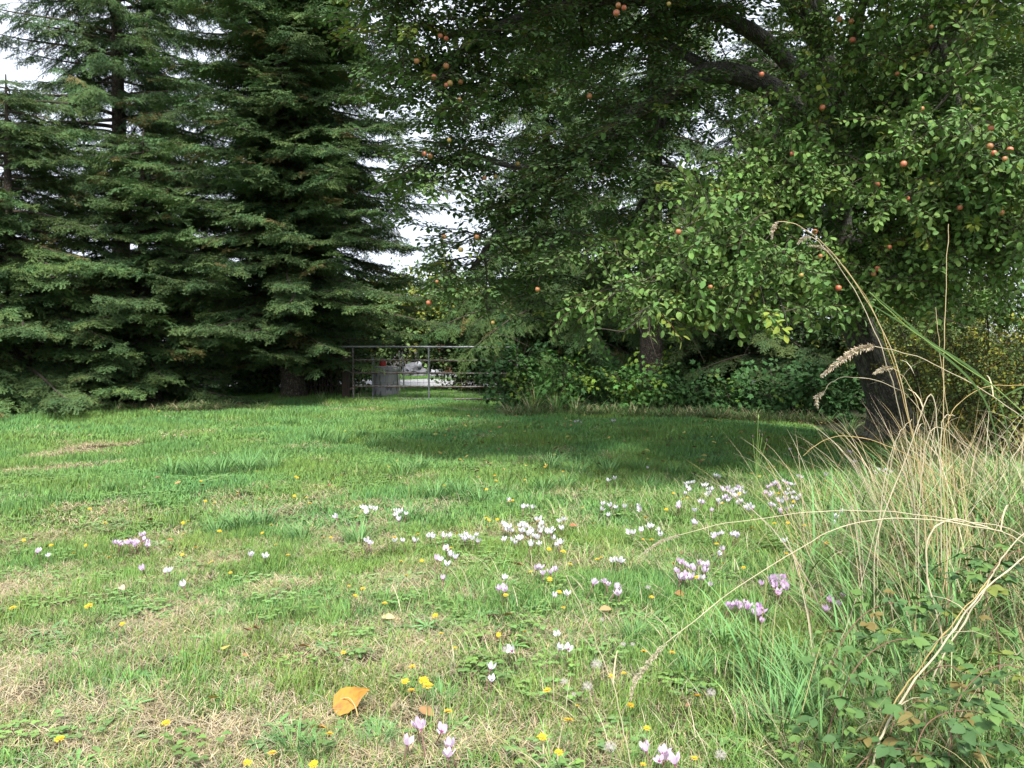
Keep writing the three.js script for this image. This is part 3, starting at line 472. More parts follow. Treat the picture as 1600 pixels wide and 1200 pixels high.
  const conc = new THREE.MeshStandardMaterial({ map: noiseTexture(512, (u, v) => { let k = 0.64 + 0.08 * tileNoise(u, v, 8) + 0.05 * tileNoise(u, v, 60, 3); const st = smooth(0.28, 0.42, tileNoise(u, v, 16, 8)); k -= 0.2 * st; return [k, k, k * 0.98]; }), roughness: 0.95 });
  part('body', new THREE.LatheGeometry([[0, -0.06], [0.335, -0.06], [0.335, 0.02], [0.325, 0.06], [0.325, 0.66], [0.34, 0.68], [0.34, 0.745], [0.33, 0.755], [0.0, 0.755]].map(([x, y]) => new THREE.Vector2(x, y)), 40), conc, d);
  part('lid', new THREE.LatheGeometry([[0, 0.757], [0.3, 0.757], [0.31, 0.765], [0.31, 0.785], [0.29, 0.795], [0, 0.797]].map(([x, y]) => new THREE.Vector2(x, y)), 36), conc, d);
  const top = d.position.clone().add(V(-0.06, 0.797, 0)), can = thing('red_can', 'small red metal can standing on the concrete drum', 'can', top), red = new THREE.MeshStandardMaterial({ color: new THREE.Color(0.45, 0.04, 0.03), roughness: 0.5 });
  part('body', new THREE.LatheGeometry([[0, 0], [0.075, 0], [0.08, 0.006], [0.08, 0.13], [0.074, 0.137], [0.03, 0.155], [0.028, 0.175], [0, 0.175]].map(([x, y]) => new THREE.Vector2(x, y)), 22), red, can);
  part('handle', tube(curve([V(-0.065, 0.125, 0), V(-0.055, 0.19, 0), V(0.0, 0.21, 0), V(0.055, 0.19, 0), V(0.065, 0.125, 0)], 12), Array(13).fill(0.005), 6), M.rust, can);
  const pipe = thing('bent_pipe', 'slim pale bent pipe standing at the left of the concrete drum', 'pipe', G(582, 19.35));
  part('shaft', tube(curve([V(0, -0.05, 0), V(0, 0.6, 0), V(0, 0.86, 0), V(0.03, 0.96, 0), V(0.0, 1.0, 0), V(-0.03, 0.94, 0)], 24), Array(25).fill(0.02), 9), M.galvanised, pipe);
  part('collar', tube([V(0, 0.55, 0), V(0, 0.6, 0)], [0.028, 0.028], 10), M.galvanised, pipe);
  [[624, 22.4, 'white slim stake beyond the gate, the one nearer the drum'], [630, 22.7, 'white slim stake beyond the gate, the one farther from the drum']].forEach(([x, dd, label], k) => { const s = thing('marker_stake', label, 'stake', G(x, dd), 'white stakes beyond the gate'); part('shaft', tube([V(0, -0.1, 0), V(0.01, 0.55, 0), V(0.0 - k * 0.03, 1.12, 0)], [0.02, 0.019, 0.018], 8), new THREE.MeshStandardMaterial({ color: new THREE.Color(0.62, 0.62, 0.6), roughness: 0.7 }), s); part('tip', tube([V(0.0 - k * 0.03, 1.12, 0), V(0 - k * 0.03, 1.16, 0)], [0.018, 0.006], 8), M.galvanised, s); });
  // rocks, plank and tarp heap on the far side of the lane
  const stone = new THREE.MeshStandardMaterial({ map: noiseTexture(256, (u, v) => { const k = 0.6 + 0.14 * tileNoise(u, v, 10) + 0.1 * tileNoise(u, v, 50, 3); return [k, k, k * 1.02]; }), roughness: 0.95 });
  const rock = (name, label, cat, px_, dd, sx, sy, sz, seed, mat, group) => { const o = thing(name, label, cat, G(px_, dd), group), q = new THREE.IcosahedronGeometry(1, 4), a = q.attributes.position; for (let k = 0; k < a.count; k++) { const v = V(a.getX(k), a.getY(k), a.getZ(k)), r = 1 + 0.28 * n3(v.x * 1.3 + seed, v.y * 1.3, v.z * 1.3) + 0.08 * n3(v.x * 4, v.y * 4 + seed, v.z * 4); a.setXYZ(k, v.x * r * sx, v.y * r * sy + sy * 0.55, v.z * r * sz); } q.computeVertexNormals(); part('mass', q, mat, o); return o; };
  rock('boulder', 'largest pale boulder lying beside the lane beyond the gate', 'boulder', 684, 29.6, 0.3, 0.24, 0.26, 1, stone, 'boulders beside the lane');
  rock('boulder', 'low grey boulder between the largest one and the leaning plank', 'boulder', 697, 29.4, 0.3, 0.16, 0.25, 5, stone, 'boulders beside the lane');
  rock('boulder', 'small grey boulder at the foot of the leaning plank', 'boulder', 708, 29.3, 0.17, 0.12, 0.2, 9, stone, 'boulders beside the lane');
  const tarp = rock('tarp_heap', 'dark heap under a grey tarp beyond the lane', 'heap', 648, 30.4, 0.45, 0.36, 0.4, 14, new THREE.MeshStandardMaterial({ color: new THREE.Color(0.13, 0.13, 0.14), roughness: 0.6, side: THREE.DoubleSide }));
  part('weight_stone', new THREE.DodecahedronGeometry(0.14, 1), stone, tarp).position.set(0.16, 0.52, 0.2);
  const pl = thing('leaning_plank', 'broad orange-brown plank leaning beyond the lane', 'plank', G(704, 29.9)); const board = new THREE.BoxGeometry(0.3, 1.5, 0.05); board.translate(0, 0.72, 0);
  const bm = part('board', board, new THREE.MeshStandardMaterial({ map: M.wood.map, color: new THREE.Color(1.0, 0.66, 0.4), roughness: 0.85 }), pl); bm.rotation.set(-0.35, 0, 0.28);
  const b2 = part('batten', new THREE.BoxGeometry(0.26, 0.06, 0.04), M.wood, pl); b2.position.set(-0.28, 1.05, -0.36); b2.rotation.set(-0.35, 0, 0.28);
}

// ================================================================ THE LAWN
const GREEN = [0.158, 0.305, 0.062], BLUE = [0.14, 0.285, 0.085], STRAW = [0.47, 0.39, 0.24];
function turf(seed, n, rad, l0, l1, w, cols, lean = 0.9, seg = 3) { const r = mulberry(seed), b = new Bag(); for (let k = 0; k < n; k++) { const a = r() * 6.283, q = Math.sqrt(r()) * rad; blade(b, Math.cos(a) * q, -0.01, Math.sin(a) * q, r() * 6.283, R(r, l0, l1), w * R(r, 0.7, 1.3), R(r, 0.05, 0.6), R(r, 0.5, 0.6 + lean), tint(r, cols[Math.floor(r() * cols.length)], 0.25), seg, R(r, -0.8, 0.8)); } return b.geo(); }
function thatch(seed, n, rad, l0, l1, w) { const r = mulberry(seed), b = new Bag(); for (let k = 0; k < n; k++) { const a = r() * 6.283, q = Math.sqrt(r()) * rad; blade(b, Math.cos(a) * q, R(r, 0, 0.02), Math.sin(a) * q, r() * 6.283, R(r, l0, l1), w * R(r, 0.7, 1.2), R(r, 0.9, 1.5), R(r, 1.3, 1.8), tint(r, STRAW, 0.28), 2, R(r, -0.8, 0.8)); } return b.geo(); }
function rosette(seed) { const r = mulberry(seed), b = new Bag(), n = 7 + Math.floor(r() * 4); for (let k = 0; k < n; k++) { const a = k / n * 6.283 + R(r, -0.3, 0.3), d = V(Math.cos(a), R(r, 0.15, 0.6), Math.sin(a)); leaf(b, V(0, 0, 0), d, UPV, R(r, 0.05, 0.1), R(r, 0.016, 0.026), R(r, 0.1, 0.5), R(r, 0.2, 0.6), tint(r, [0.15, 0.29, 0.08], 0.2), LEAF_NARROW); } return b.geo(); }
function clover(seed) { const r = mulberry(seed), b = new Bag(); for (let k = 0; k < 22; k++) { const x = R(r, -0.1, 0.1), z = R(r, -0.1, 0.1), h = R(r, 0.02, 0.05), c = tint(r, [0.17, 0.29, 0.075], 0.25), a0 = r() * 6; for (let e = 0; e < 3; e++) { const a = a0 + e * 2.094; leaf(b, V(x, h, z), V(Math.cos(a), 0.12, Math.sin(a)), UPV, 0.018, 0.017, 0.2, 0.1, c); } } return b.geo(); }
{
  const rng = mulberry(31), lawn = new THREE.Group(); lawn.name = 'lawn_grass'; scene.add(lawn); tag(lawn, 'mown green lawn grass with straw-coloured patches', 'grass', null, 'stuff');
  const nearG = [1, 2, 3].map((s) => turf(700 + s, 46, 0.09, 0.03, 0.085, 0.0036, [GREEN, GREEN, BLUE, [0.2, 0.3, 0.06]]));
  const nearD = [1, 2, 3].map((s) => thatch(710 + s, 46, 0.1, 0.03, 0.09, 0.003));
  const midG = [1, 2].map((s) => turf(720 + s, 60, 0.16, 0.04, 0.1, 0.006, [GREEN, GREEN, BLUE])), midD = [1, 2].map((s) => thatch(730 + s, 60, 0.17, 0.04, 0.1, 0.006));
  const farG = [1, 2].map((s) => turf(740 + s, 80, 0.28, 0.05, 0.12, 0.01, [GREEN, GREEN, BLUE], 0.8, 2)), farD = [1, 2].map((s) => thatch(750 + s, 70, 0.28, 0.05, 0.12, 0.01));
  const C = (gs, m) => gs.map((g) => new Copies(g, m));
  const zones = [[2.0, 6.2, 330, C(nearG, M.grass), C(nearD, M.straw)], [6.2, 11.5, 110, C(midG, M.grass), C(midD, M.straw)], [11.5, 24, 42, C(farG, M.grass), C(farD, M.straw)]];
  const ros = C([1, 2, 3].map((s) => rosette(760 + s)), M.shrub), clo = C([1, 2].map((s) => clover(770 + s)), M.shrub);
  for (const [d0, d1, dens, gs, ds] of zones) {
    const half = (d) => d * 0.68 + 1.3, n = Math.round(dens * (d1 - d0) * (half(d0) + half(d1)));
    for (let k = 0; k < n; k++) {
      const d = Math.sqrt(lerp(d0 * d0, d1 * d1, rng())), x = R(rng, -1, 1) * half(d), z = -d;
      if (d > 15.8 && x < -5.6 - 0.25 * (d - 15.8) * 0) continue; if (d > 16 && x > 0.3) continue; if (x > 5 && d > 12) continue;
      const s = strawField(x, z), dead = rng() < s * 0.95, c = R(rng, 0.8, 1.2), lush = 0.75 + 0.6 * smooth(-0.2, 0.6, n2b(x * 0.7 + 4, z * 0.7)), y = gh(x, z);
      const set = dead ? ds : gs; if (!dead && rng() < s * 0.35) continue;
      const hue = 0.5 + 0.5 * n2(x * 0.5 - 7, z * 0.5);
      set[Math.floor(rng() * set.length)].stand(V(x, y, z), rng() * 6.283, R(rng, 0.8, 1.2), dead ? R(rng, 0.7, 1.1) : lush * R(rng, 0.75, 1.25), dead ? [c, c * 0.98, c * R(rng, 0.85, 1.05)] : [c * lerp(0.85, 1.2, hue), c, c * lerp(1.2, 0.85, hue)]);
      if (dead && rng() < 0.35) gs[Math.floor(rng() * gs.length)].stand(V(x, y, z), rng() * 6.283, 0.9, 0.7, [c * 1.2, c, c * 0.8]);
    }
  }
  for (let k = 0; k < 2600; k++) { const d = Math.sqrt(lerp(5, 90, rng())), x = R(rng, -1, 1) * (d * 0.68 + 0.3), z = -d, w = n2(x * 1.1 + 30, z * 1.1); if (w < -0.3 || rng() < 0.6) continue; const set = rng() < 0.55 ? ros : clo, c = R(rng, 0.8, 1.25); set[Math.floor(rng() * set.length)].stand(V(x, gh(x, z) + 0.012, z), rng() * 6.283, R(rng, 0.7, 1.2), R(rng, 0.7, 1.1), [c, c, c * R(rng, 0.8, 1.2)]); }
  for (const [, , , gs, ds] of zones) { gs.forEach((s) => s.build('green_blade', lawn)); ds.forEach((s) => s.build('straw_blade', lawn)); }
  ros.forEach((s) => s.build('rosette_weed', lawn)); clo.forEach((s) => s.build('clover', lawn));
  // strip of grass between the gate and the lane, and beyond it
  const verge = new THREE.Group(); verge.name = 'verge_grass'; scene.add(verge); tag(verge, 'rough green grass on both verges of the gravel lane', 'grass', null, 'stuff');
  const vg = C(farG, M.grass);
  for (let k = 0; k < 5200; k++) { const far = rng() < 0.45, z = far ? R(rng, -33, -28.9) : R(rng, -24.1, -19.2), x = R(rng, -9, 6); vg[k % 2].stand(V(x, gh(x, z), z), rng() * 6, 1, R(rng, 0.9, 1.6), [R(rng, 0.9, 1.1), 1, 0.9]); }
  vg.forEach((s) => s.build('green_blade', verge));
}
const tufts = [];
const landmarks = [[458, 640, 'spruce trunk'], [640, 655, 'metal gate'], [550, 1112, 'large orange fallen leaf'], [931, 1038, 'uppermost fluffy seed head'], [888, 1126, 'largest foreground hawkbit'], [1340, 690, 'apple roots'], [10, 700, 'left picture edge on the far lawn'], [10, 1020, 'left picture edge on the near lawn'], [200, 1190, 'bottom left corner'], [800, 655, 'gate-end shrubs'], [60, 650, 'low spruce at the left edge']], taken = new Set();
function besideMark(what, px, py) { // where a thing stands, told by the nearest landmark
  const near = landmarks.map((m) => [Math.hypot(m[0] - px, (m[1] - py) * 1.6), m]).sort((a, b) => a[0] - b[0]);
  for (const far of ['', 'a little farther ', 'well ']) for (const [, m] of near.slice(0, far ? 5 : 3)) {
    const a = Math.atan2((m[1] - py) * 1.6, px - m[0]) * 180 / Math.PI, k = Math.round(a / 45), dir = { 0: 'right of', 1: 'behind right of', 2: 'behind', 3: 'behind left of', 4: 'left of', '-4': 'left of', '-3': 'in front left of', '-2': 'in front of', '-1': 'in front right of' }[k];
    const label = `${what} ${far}${dir} the ${m[2]}`; if (!taken.has(label) && label.split(' ').length <= 16) { taken.add(label); return label; }
  }
  return what + ' in the lawn';
}
{
  const geos = [1, 2, 3].map((s) => { const r = mulberry(800 + s), b = new Bag(); for (let k = 0; k < 90; k++) { const a = r() * 6.283, q = Math.sqrt(r()) * 0.09; blade(b, Math.cos(a) * q, -0.01, Math.sin(a) * q, a + R(r, -0.6, 0.6), R(r, 0.14, 0.3), R(r, 0.004, 0.007), R(r, 0.1, 0.5), R(r, 0.9, 1.7), tint(r, BLUE, 0.22), 4, R(r, -0.5, 0.5)); } return b.geo(); });
  const spots = [[270, 742, 1.2], [310, 745, 1.3], [345, 742, 1.3], [385, 738, 1.3], [425, 736, 1.2], [375, 832, 1.1], [405, 825, 1.2], [340, 838, 1], [500, 690, 1.3], [530, 695, 1.2], [560, 685, 1.2], [585, 700, 1.1], [630, 745, 1.1], [655, 738, 1.1], [680, 780, 1.1], [720, 775, 1], [750, 790, 1.1], [640, 815, 0.9], [560, 850, 0.9], [470, 845, 0.9], [860, 735, 1.2], [900, 745, 1.2], [950, 742, 1.2], [1000, 740, 1.1], [1050, 745, 1.1], [880, 765, 1], [1010, 770, 1], [850, 770, 1], [1110, 730, 1.1], [1180, 745, 1.1], [460, 1175, 0.6], [500, 1185, 0.5], [590, 1165, 0.5], [690, 1100, 0.5], [1200, 1080, 1], [1240, 1060, 1.1], [1215, 1150, 1.1], [1265, 1120, 1.2], [1130, 1010, 0.8], [1080, 1060, 0.7], [990, 1000, 0.6], [1180, 980, 0.8], [120, 760, 0.7], [170, 770, 0.7], [650, 660, 1], [700, 668, 1], [600, 664, 1], [450, 665, 0.9]];
  spots.forEach(([px, py, s], k) => { const p = groundAt(px, py), m = part(numbered('grass_tuft'), geos[k % 3], M.grass, scene); m.position.copy(p); m.scale.set(s, s * 0.9, s); m.rotation.y = k * 1.7; tufts.push([m, px, py]); });
}

// ---------------------------------------------------------------- flowers
{
  const rng = mulberry(41);
  const bloomGeo = (seed, col) => { const r = mulberry(seed), b = new Bag(); for (let k = 0; k < 5; k++) { const a = k * 1.2566 + R(r, -0.15, 0.15), out = V(Math.cos(a) * 0.55, 1, Math.sin(a) * 0.55), up = V(Math.cos(a), -0.4, Math.sin(a)); leaf(b, V(Math.cos(a) * 0.003, 0, Math.sin(a) * 0.003), out, up, R(r, 0.02, 0.026), R(r, 0.011, 0.014), 0.25, R(r, -0.25, 0.3), tint(r, col, 0.06)); } const c = [0.4, 0.1, 0.25]; for (let k = 0; k < 6; k++) { const a = k * 1.047, a2 = a + 1.047, q = 0.0042; b.tri(b.v(Math.cos(a) * q, 0.001, Math.sin(a) * q, c), b.v(Math.cos(a2) * q, 0.001, Math.sin(a2) * q, c), b.v(0, -0.006, 0, c)); } return b.geo(); };
  const PINK = [0.75, 0.59, 0.75], PALE = [0.82, 0.76, 0.83], WHITE = [0.85, 0.84, 0.86], DEEP = [0.7, 0.48, 0.7];
  const pal = { pink: PINK, pale: PALE, white: WHITE, deep: DEEP }, geos = Object.fromEntries(Object.entries(pal).map(([n, c], i) => [n, [1, 2, 3].map((s) => bloomGeo(820 + s + i * 10, c))]));
  const stemGeo = tube(curve([V(0, -0.1, 0), V(0.004, -0.05, 0.002), V(0, -0.012, 0), V(0.002, -0.002, 0)], 6), Array(7).fill(0.0013), 5), stemMat = new THREE.MeshStandardMaterial({ color: new THREE.Color(0.22, 0.1, 0.09), roughness: 0.7 });
  // [label, tint, blooms as pixel pairs]
  const clumps = [
    ['dense lavender cyclamen clump alone on the left side of the lawn', 'pink', [[180, 848], [187, 850], [196, 848], [202, 846], [209, 848], [214, 846], [221, 836], [224, 843], [232, 848], [212, 852]]],
    ['pale cyclamen pair at the far left of the lawn', 'pale', [[57, 862], [62, 860], [76, 868]]],
    ['single small pale cyclamen left of the large white bloom', 'pale', [[223, 888]]],
    ['large white bloom on the left side of the lawn', 'white', [[258, 893], [264, 892], [287, 914]]],
    ['small white cyclamen pair between the left clump and the middle', 'white', [[391, 867], [414, 869]]],
    ['white cyclamen row in the middle, left one of two', 'white', [[568, 793], [573, 796], [580, 794], [586, 795], [574, 801]]],
    ['white cyclamen cluster in the middle, right one of two', 'white', [[617, 798], [620, 805], [626, 800], [634, 803], [623, 812]]],
    ['faint cyclamen below the left white row', 'pale', [[526, 808], [574, 845], [577, 849]]],
    ['three small scattered cyclamen right of a yellow flower, mid lawn', 'white', [[616, 845], [630, 845], [648, 845]]],
    ['white cyclamen trio left of the long white drift', 'white', [[668, 838], [673, 836], [678, 839], [693, 838], [702, 838]]],
    ['white cyclamen drift pointing down to the right, mid lawn', 'white', [[720, 838], [728, 836], [733, 840], [738, 842], [744, 836], [747, 846], [726, 843]]],
    ['pale cyclamen scatter under the white drift', 'pale', [[697, 857], [703, 867], [712, 871], [682, 873], [688, 875], [699, 882]]],
    ['largest white cyclamen drift in the centre of the lawn', 'white', [[785, 818], [790, 822], [793, 828], [787, 843], [812, 822], [818, 820], [828, 826], [832, 832], [845, 826], [855, 832], [861, 832], [866, 841], [871, 852], [811, 842], [829, 850], [842, 850], [800, 844], [838, 812], [824, 835], [847, 818], [835, 838], [818, 830]]],
    ['two stacked white cyclamen at the right end of the largest drift', 'white', [[875, 814], [878, 826], [881, 812]]],
    ['small pale cyclamen row above the largest drift', 'pale', [[794, 782], [817, 793], [824, 791], [832, 793]]],
    ['loose white cyclamen row left of the brown curled stalk', 'pale', [[942, 788], [954, 790], [962, 793], [940, 796], [976, 792], [998, 790], [1000, 796], [950, 805]]],
    ['two tiny white cyclamen on the far lawn near the shade', 'white', [[960, 748], [950, 751], [1012, 731]]],
    ['white cyclamen bunch at the left of the crowded right-hand drift', 'white', [[1072, 757], [1077, 766], [1080, 754], [1074, 762], [1100, 760], [1107, 765], [1110, 770], [1117, 743], [1122, 743]]],
    ['crowded lavender-white cyclamen drift right of centre', 'pale', [[1130, 766], [1138, 763], [1145, 768], [1152, 762], [1160, 762], [1163, 770], [1150, 775], [1140, 780], [1131, 779], [1158, 784], [1122, 783], [1135, 776], [1165, 793], [1172, 790], [1148, 764], [1156, 770], [1143, 773]]],
    ['white cyclamen scatter below the crowded right-hand drift', 'pale', [[1098, 785], [1060, 792], [1084, 797], [1112, 797], [1084, 817], [1115, 836], [1122, 835], [1144, 835], [1152, 838]]],
    ['white cyclamen group above the long bent seed head', 'white', [[990, 833], [1002, 829], [1015, 824], [1018, 822], [1030, 828], [1033, 836], [984, 832]]],
    ['dense lavender-white cyclamen drift beside the tall dry grass', 'pale', [[1208, 757], [1215, 755], [1225, 752], [1232, 765], [1240, 770], [1228, 772], [1215, 780], [1222, 785], [1230, 795], [1210, 790], [1245, 780], [1250, 775], [1220, 800], [1236, 757], [1218, 763], [1205, 772], [1226, 779], [1200, 762], [1196, 770]]],
    ['small white cyclamen group below the dense drift by the dry grass', 'white', [[1303, 818], [1305, 808], [1330, 796], [1340, 797], [1225, 846], [1318, 800]]],
    ['pale cyclamen tuft just in front of the apple trunk', 'pale', [[1367, 737], [1373, 735], [1380, 737], [1386, 735], [1392, 738], [1370, 741], [1384, 741]]],
    ['small cyclamen in the shade at the far right of the lawn', 'pale', [[1234, 702], [1335, 722], [1247, 744], [1253, 746], [1290, 742]]],
    ['pale cyclamen low in the dry grass, right of the apple trunk', 'pale', [[1414, 743], [1425, 742], [1510, 736]]],
    ['two distant lavender cyclamen at the shaded far edge of the lawn', 'pink', [[898, 659], [903, 658], [908, 660], [956, 657], [961, 657]]],
    ['purple cyclamen beside the apple roots', 'deep', [[1325, 705], [1329, 707]]],
    ['white cyclamen trio left of the fallen grass head', 'white', [[958, 876], [966, 876], [970, 877]]],
    ['pale cyclamen group under the largest drift', 'pink', [[838, 888], [848, 896], [860, 894], [868, 890], [845, 887]]],
    ['pale lavender cyclamen patch below the bent seed head', 'pink', [[1060, 875], [1075, 885], [1085, 890], [1100, 892], [1092, 880], [1070, 897], [1056, 892], [1063, 903], [1070, 904], [1080, 902], [1098, 903], [1110, 913], [1104, 884]]],
    ['two pale cyclamen above the lavender bunch by the dry grass', 'pale', [[1130, 858], [1123, 865]]],
    ['scattered lavender cyclamen below the centre drift', 'pink', [[927, 911], [945, 909], [950, 913], [963, 918], [966, 928]]],
    ['small white cyclamen pair at centre, in front of the drift', 'white', [[886, 928], [866, 930], [789, 903]]],
    ['single white bloom above the seed puffs', 'white', [[871, 990], [874, 1013], [888, 1012], [800, 1015]]],
    ['bright lavender cyclamen row in the right foreground', 'deep', [[1145, 945], [1150, 942], [1158, 945], [1165, 942], [1170, 946], [1186, 950], [1192, 955], [1190, 970], [1140, 950], [1180, 958]]],
    ['rich pink cyclamen bunch at the edge of the tall grass', 'deep', [[1205, 905], [1215, 902], [1220, 910], [1212, 915], [1225, 918], [1230, 912], [1217, 925], [1190, 912], [1222, 903], [1208, 911]]],
    ['pink cyclamen sprig inside the edge of the tall grass', 'deep', [[1302, 941], [1310, 944], [1316, 930], [1290, 952], [1298, 938]]],
    ['pale pink cyclamen bunch beside a yellow flower, centre foreground', 'pink', [[780, 920], [786, 918], [790, 922], [692, 903]]],
    ['five pink cyclamen in the foreground right of the fallen leaf', 'pink', [[652, 1133], [658, 1136], [690, 1140], [704, 1163], [700, 1179], [636, 1160]]],
    ['two white blooms in the foreground above the yellow group', 'white', [[766, 1043], [768, 1062]]],
    ['lavender cyclamen bunch at the bottom edge of the picture', 'pink', [[1010, 1170], [1036, 1175], [1040, 1183], [1055, 1190], [1030, 1186]]],
  ];
  const marks = ['lone lavender clump at left', 'pale pair at far left', 'single pale bloom at left', 'large white bloom at left', 'small white pair left of middle', 'left white row of the middle', 'right white cluster of the middle', 'faint cyclamen left of middle', 'three scattered small blooms', 'white trio of the middle', 'slanting white drift', 'pale scatter under the slanting drift', 'largest white drift', 'two stacked white blooms', 'pale row behind the largest drift', 'loose white row right of centre', 'tiny white blooms near the shade', 'white bunch left of the crowded drift', 'crowded lavender-white drift', 'white scatter before the crowded drift', 'white group by the bent seed head', 'dense drift by the dry grass', 'white group by the dry grass', 'pale tuft before the apple trunk', 'small blooms in the right shade', 'pale blooms inside the dry grass', 'distant lavender blooms at the shade', 'purple bloom by the apple roots', 'white trio by the fallen grass head', 'pale group before the largest drift', 'lavender patch by the bent seed head', 'two pale blooms near the dry grass', 'scattered lavender blooms of centre', 'white pair of the centre foreground', 'single white bloom near the puffs', 'bright lavender row at right', 'rich pink bunch by the tall grass', 'pink sprig in the tall grass', 'pale pink bunch of the centre foreground', 'five pink blooms by the fallen leaf', 'two white blooms of the near lawn', 'lavender bunch at the bottom edge'];
  clumps.forEach((c, i) => { const n = c[2].length; landmarks.push([c[2].reduce((a, q) => a + q[0], 0) / n, c[2].reduce((a, q) => a + q[1], 0) / n, marks[i]]); });
  clumps.forEach(([label, hue, pix]) => {
    const base = groundAt(pix[0][0], pix[0][1] + 8); const t = thing('cyclamen', label, 'flower', base, 'wild cyclamen in the lawn');
    const more = pix.length >= 9 ? pix.filter((q, i) => i % 4 !== 3).map(([x, y]) => [x + R(rng, -7, 7), y + R(rng, -4, 5)]) : [];
    [...pix, ...more].forEach(([px, py], k) => {
      const h = R(rng, 0.085, 0.12), o = V(0, EYE, 0), d = at(px, py, 1).sub(o); let p = null, y = h; for (let e = 0; e < 5; e++) { p = o.clone().addScaledVector(d, (EYE - y) / -d.y); y = gh(p.x, p.z) + h; }
      const m = part('bloom', geos[rng() < 0.25 ? (hue === 'white' ? 'pale' : 'pink') : hue][k % 3], M.petal, t); p.y = y; m.position.copy(p).sub(base).add(V(0, -0.008, 0)); m.rotation.set(R(rng, -0.5, 0.5), rng() * 6, R(rng, -0.5, 0.5)); m.scale.setScalar(R(rng, 1.2, 1.8));
      part('stem', stemGeo, stemMat, m);
    });
  });
  // yellow hawkbit
  const YEL = [0.82, 0.55, 0.02], headGeo = (seed) => { const r = mulberry(seed), b = new Bag(); for (let ring = 0; ring < 3; ring++) for (let k = 0; k < 15 - ring * 4; k++) { const a = k / (15 - ring * 4) * 6.283 + r(), e = [0.15, 0.45, 0.9][ring]; leaf(b, V(0, 0, 0), V(Math.cos(a), e, Math.sin(a)), UPV, (0.016 - ring * 0.003) * R(r, 0.85, 1.1), 0.0042, 0.1, 0.05, tint(r, YEL, 0.1), LEAF_NARROW); } const c = [0.08, 0.16, 0.03]; for (let k = 0; k < 8; k++) { const a = k * 0.785, a2 = a + 0.785, q = 0.0045; b.tri(b.v(Math.cos(a) * q, 0.002, Math.sin(a) * q, c), b.v(Math.cos(a2) * q, 0.002, Math.sin(a2) * q, c), b.v(0, -0.009, 0, c)); } return b.geo(); };
  const heads = [1, 2, 3].map((s) => headGeo(860 + s)), ystem = [0.1, 0.14, 0.18].map((h, i) => tube(curve([V(0.01 * (i - 1), -h, 0), V(0.006, -h * 0.5, 0.004), V(0, 0, 0)], 5), Array(6).fill(0.0012), 5)), ymat = new THREE.MeshStandardMaterial({ color: new THREE.Color(0.13, 0.22, 0.06), roughness: 0.8 });
  const yl = [[82, 791], [33, 795], [140, 795], [164, 817], [103, 833], [80, 852], [37, 844], [134, 852], [115, 864], [170, 871], [286, 817], [294, 814], [286, 835], [285, 867], [343, 830], [306, 856], [314, 752], [321, 783], [335, 785], [384, 787], [360, 895], [244, 658], [124, 668], [371, 772], [397, 772], [48, 641], [248, 640], [198, 844],
    [462, 745], [465, 747], [521, 748], [534, 743], [405, 780], [460, 775], [479, 778], [484, 786], [416, 795], [410, 833], [424, 820], [431, 851], [450, 867], [506, 841], [517, 840], [557, 808], [616, 840], [653, 835], [627, 877], [659, 876], [714, 833], [704, 857], [760, 765], [775, 751], [795, 784], [760, 810], [764, 813], [777, 812], [761, 825], [540, 673], [682, 678], [696, 680], [719, 718], [747, 745], [773, 743], [694, 759],
    [851, 730], [880, 737], [934, 753], [907, 766], [820, 750], [801, 782], [858, 858], [880, 862], [928, 818], [1009, 809], [1041, 796], [1065, 729], [1052, 771], [1067, 780], [1074, 778], [1005, 843], [1018, 844], [1043, 860], [1052, 880], [933, 874], [939, 872], [891, 882], [829, 894], [1130, 751], [1128, 786], [1155, 772], [1175, 825], [1120, 850], [1130, 880], [1162, 887], [1185, 862], [1180, 826], [919, 730],
    [1214, 760], [1228, 756], [1216, 771], [1217, 787], [1240, 784], [1283, 780], [1290, 752], [1332, 771], [1337, 778], [1328, 785], [1291, 849], [1229, 865], [1257, 821], [1381, 716], [1209, 729], [1210, 818], [1231, 817], [1290, 823],
    [139, 947], [20, 950], [191, 975], [259, 1130], [93, 1155], [386, 1192],
    [545, 916], [567, 920], [555, 931], [601, 943], [537, 1020], [680, 962], [689, 990], [644, 1042], [633, 1065], [662, 1064], [668, 1072], [643, 1080], [700, 1112], [426, 1177], [515, 1147], [490, 1194], [790, 930], [779, 992], [711, 1013], [635, 900],
    [859, 905], [874, 925], [880, 950], [820, 987], [955, 1057], [975, 1052], [855, 1079], [902, 1104], [888, 1126], [847, 1152], [873, 1176], [1011, 1138], [1090, 1088], [985, 1102], [1085, 1185], [1018, 933], [1089, 902], [1006, 1018], [1050, 1020], [1005, 1195]];
  const big = new Set(['888,1126', '1090,1088', '668,1072', '662,1064', '643,1080', '907,766', '1009,809', '1067,780', '164,817', '1291,849', '139,947', '432,851']);
  for (const [m, px, py] of tufts) tag(m, besideMark(px > 820 && py < 790 ? 'bluish long-bladed grass tuft' : 'long-bladed grass tuft', px, py), 'grass tuft', 'coarse tufts in the lawn');
  yl.forEach(([px, py], k) => {
    const hi = k % 3, h = [0.1, 0.14, 0.18][hi], o = V(0, EYE, 0), d = at(px, py, 1).sub(o); let p = null, y = h - 0.01; for (let e = 0; e < 5; e++) { p = o.clone().addScaledVector(d, (EYE - y) / -d.y); y = gh(p.x, p.z) + h - 0.01; }
    const t = thing('yellow_flower', besideMark((big.has(px + ',' + py) ? 'large ' : py < 700 ? 'small ' : '') + 'yellow hawkbit', px, py), 'flower', V(p.x, y, p.z), 'yellow hawkbit in the lawn'), s = big.has(px + ',' + py) ? 1.5 : R(rng, 0.85, 1.25);
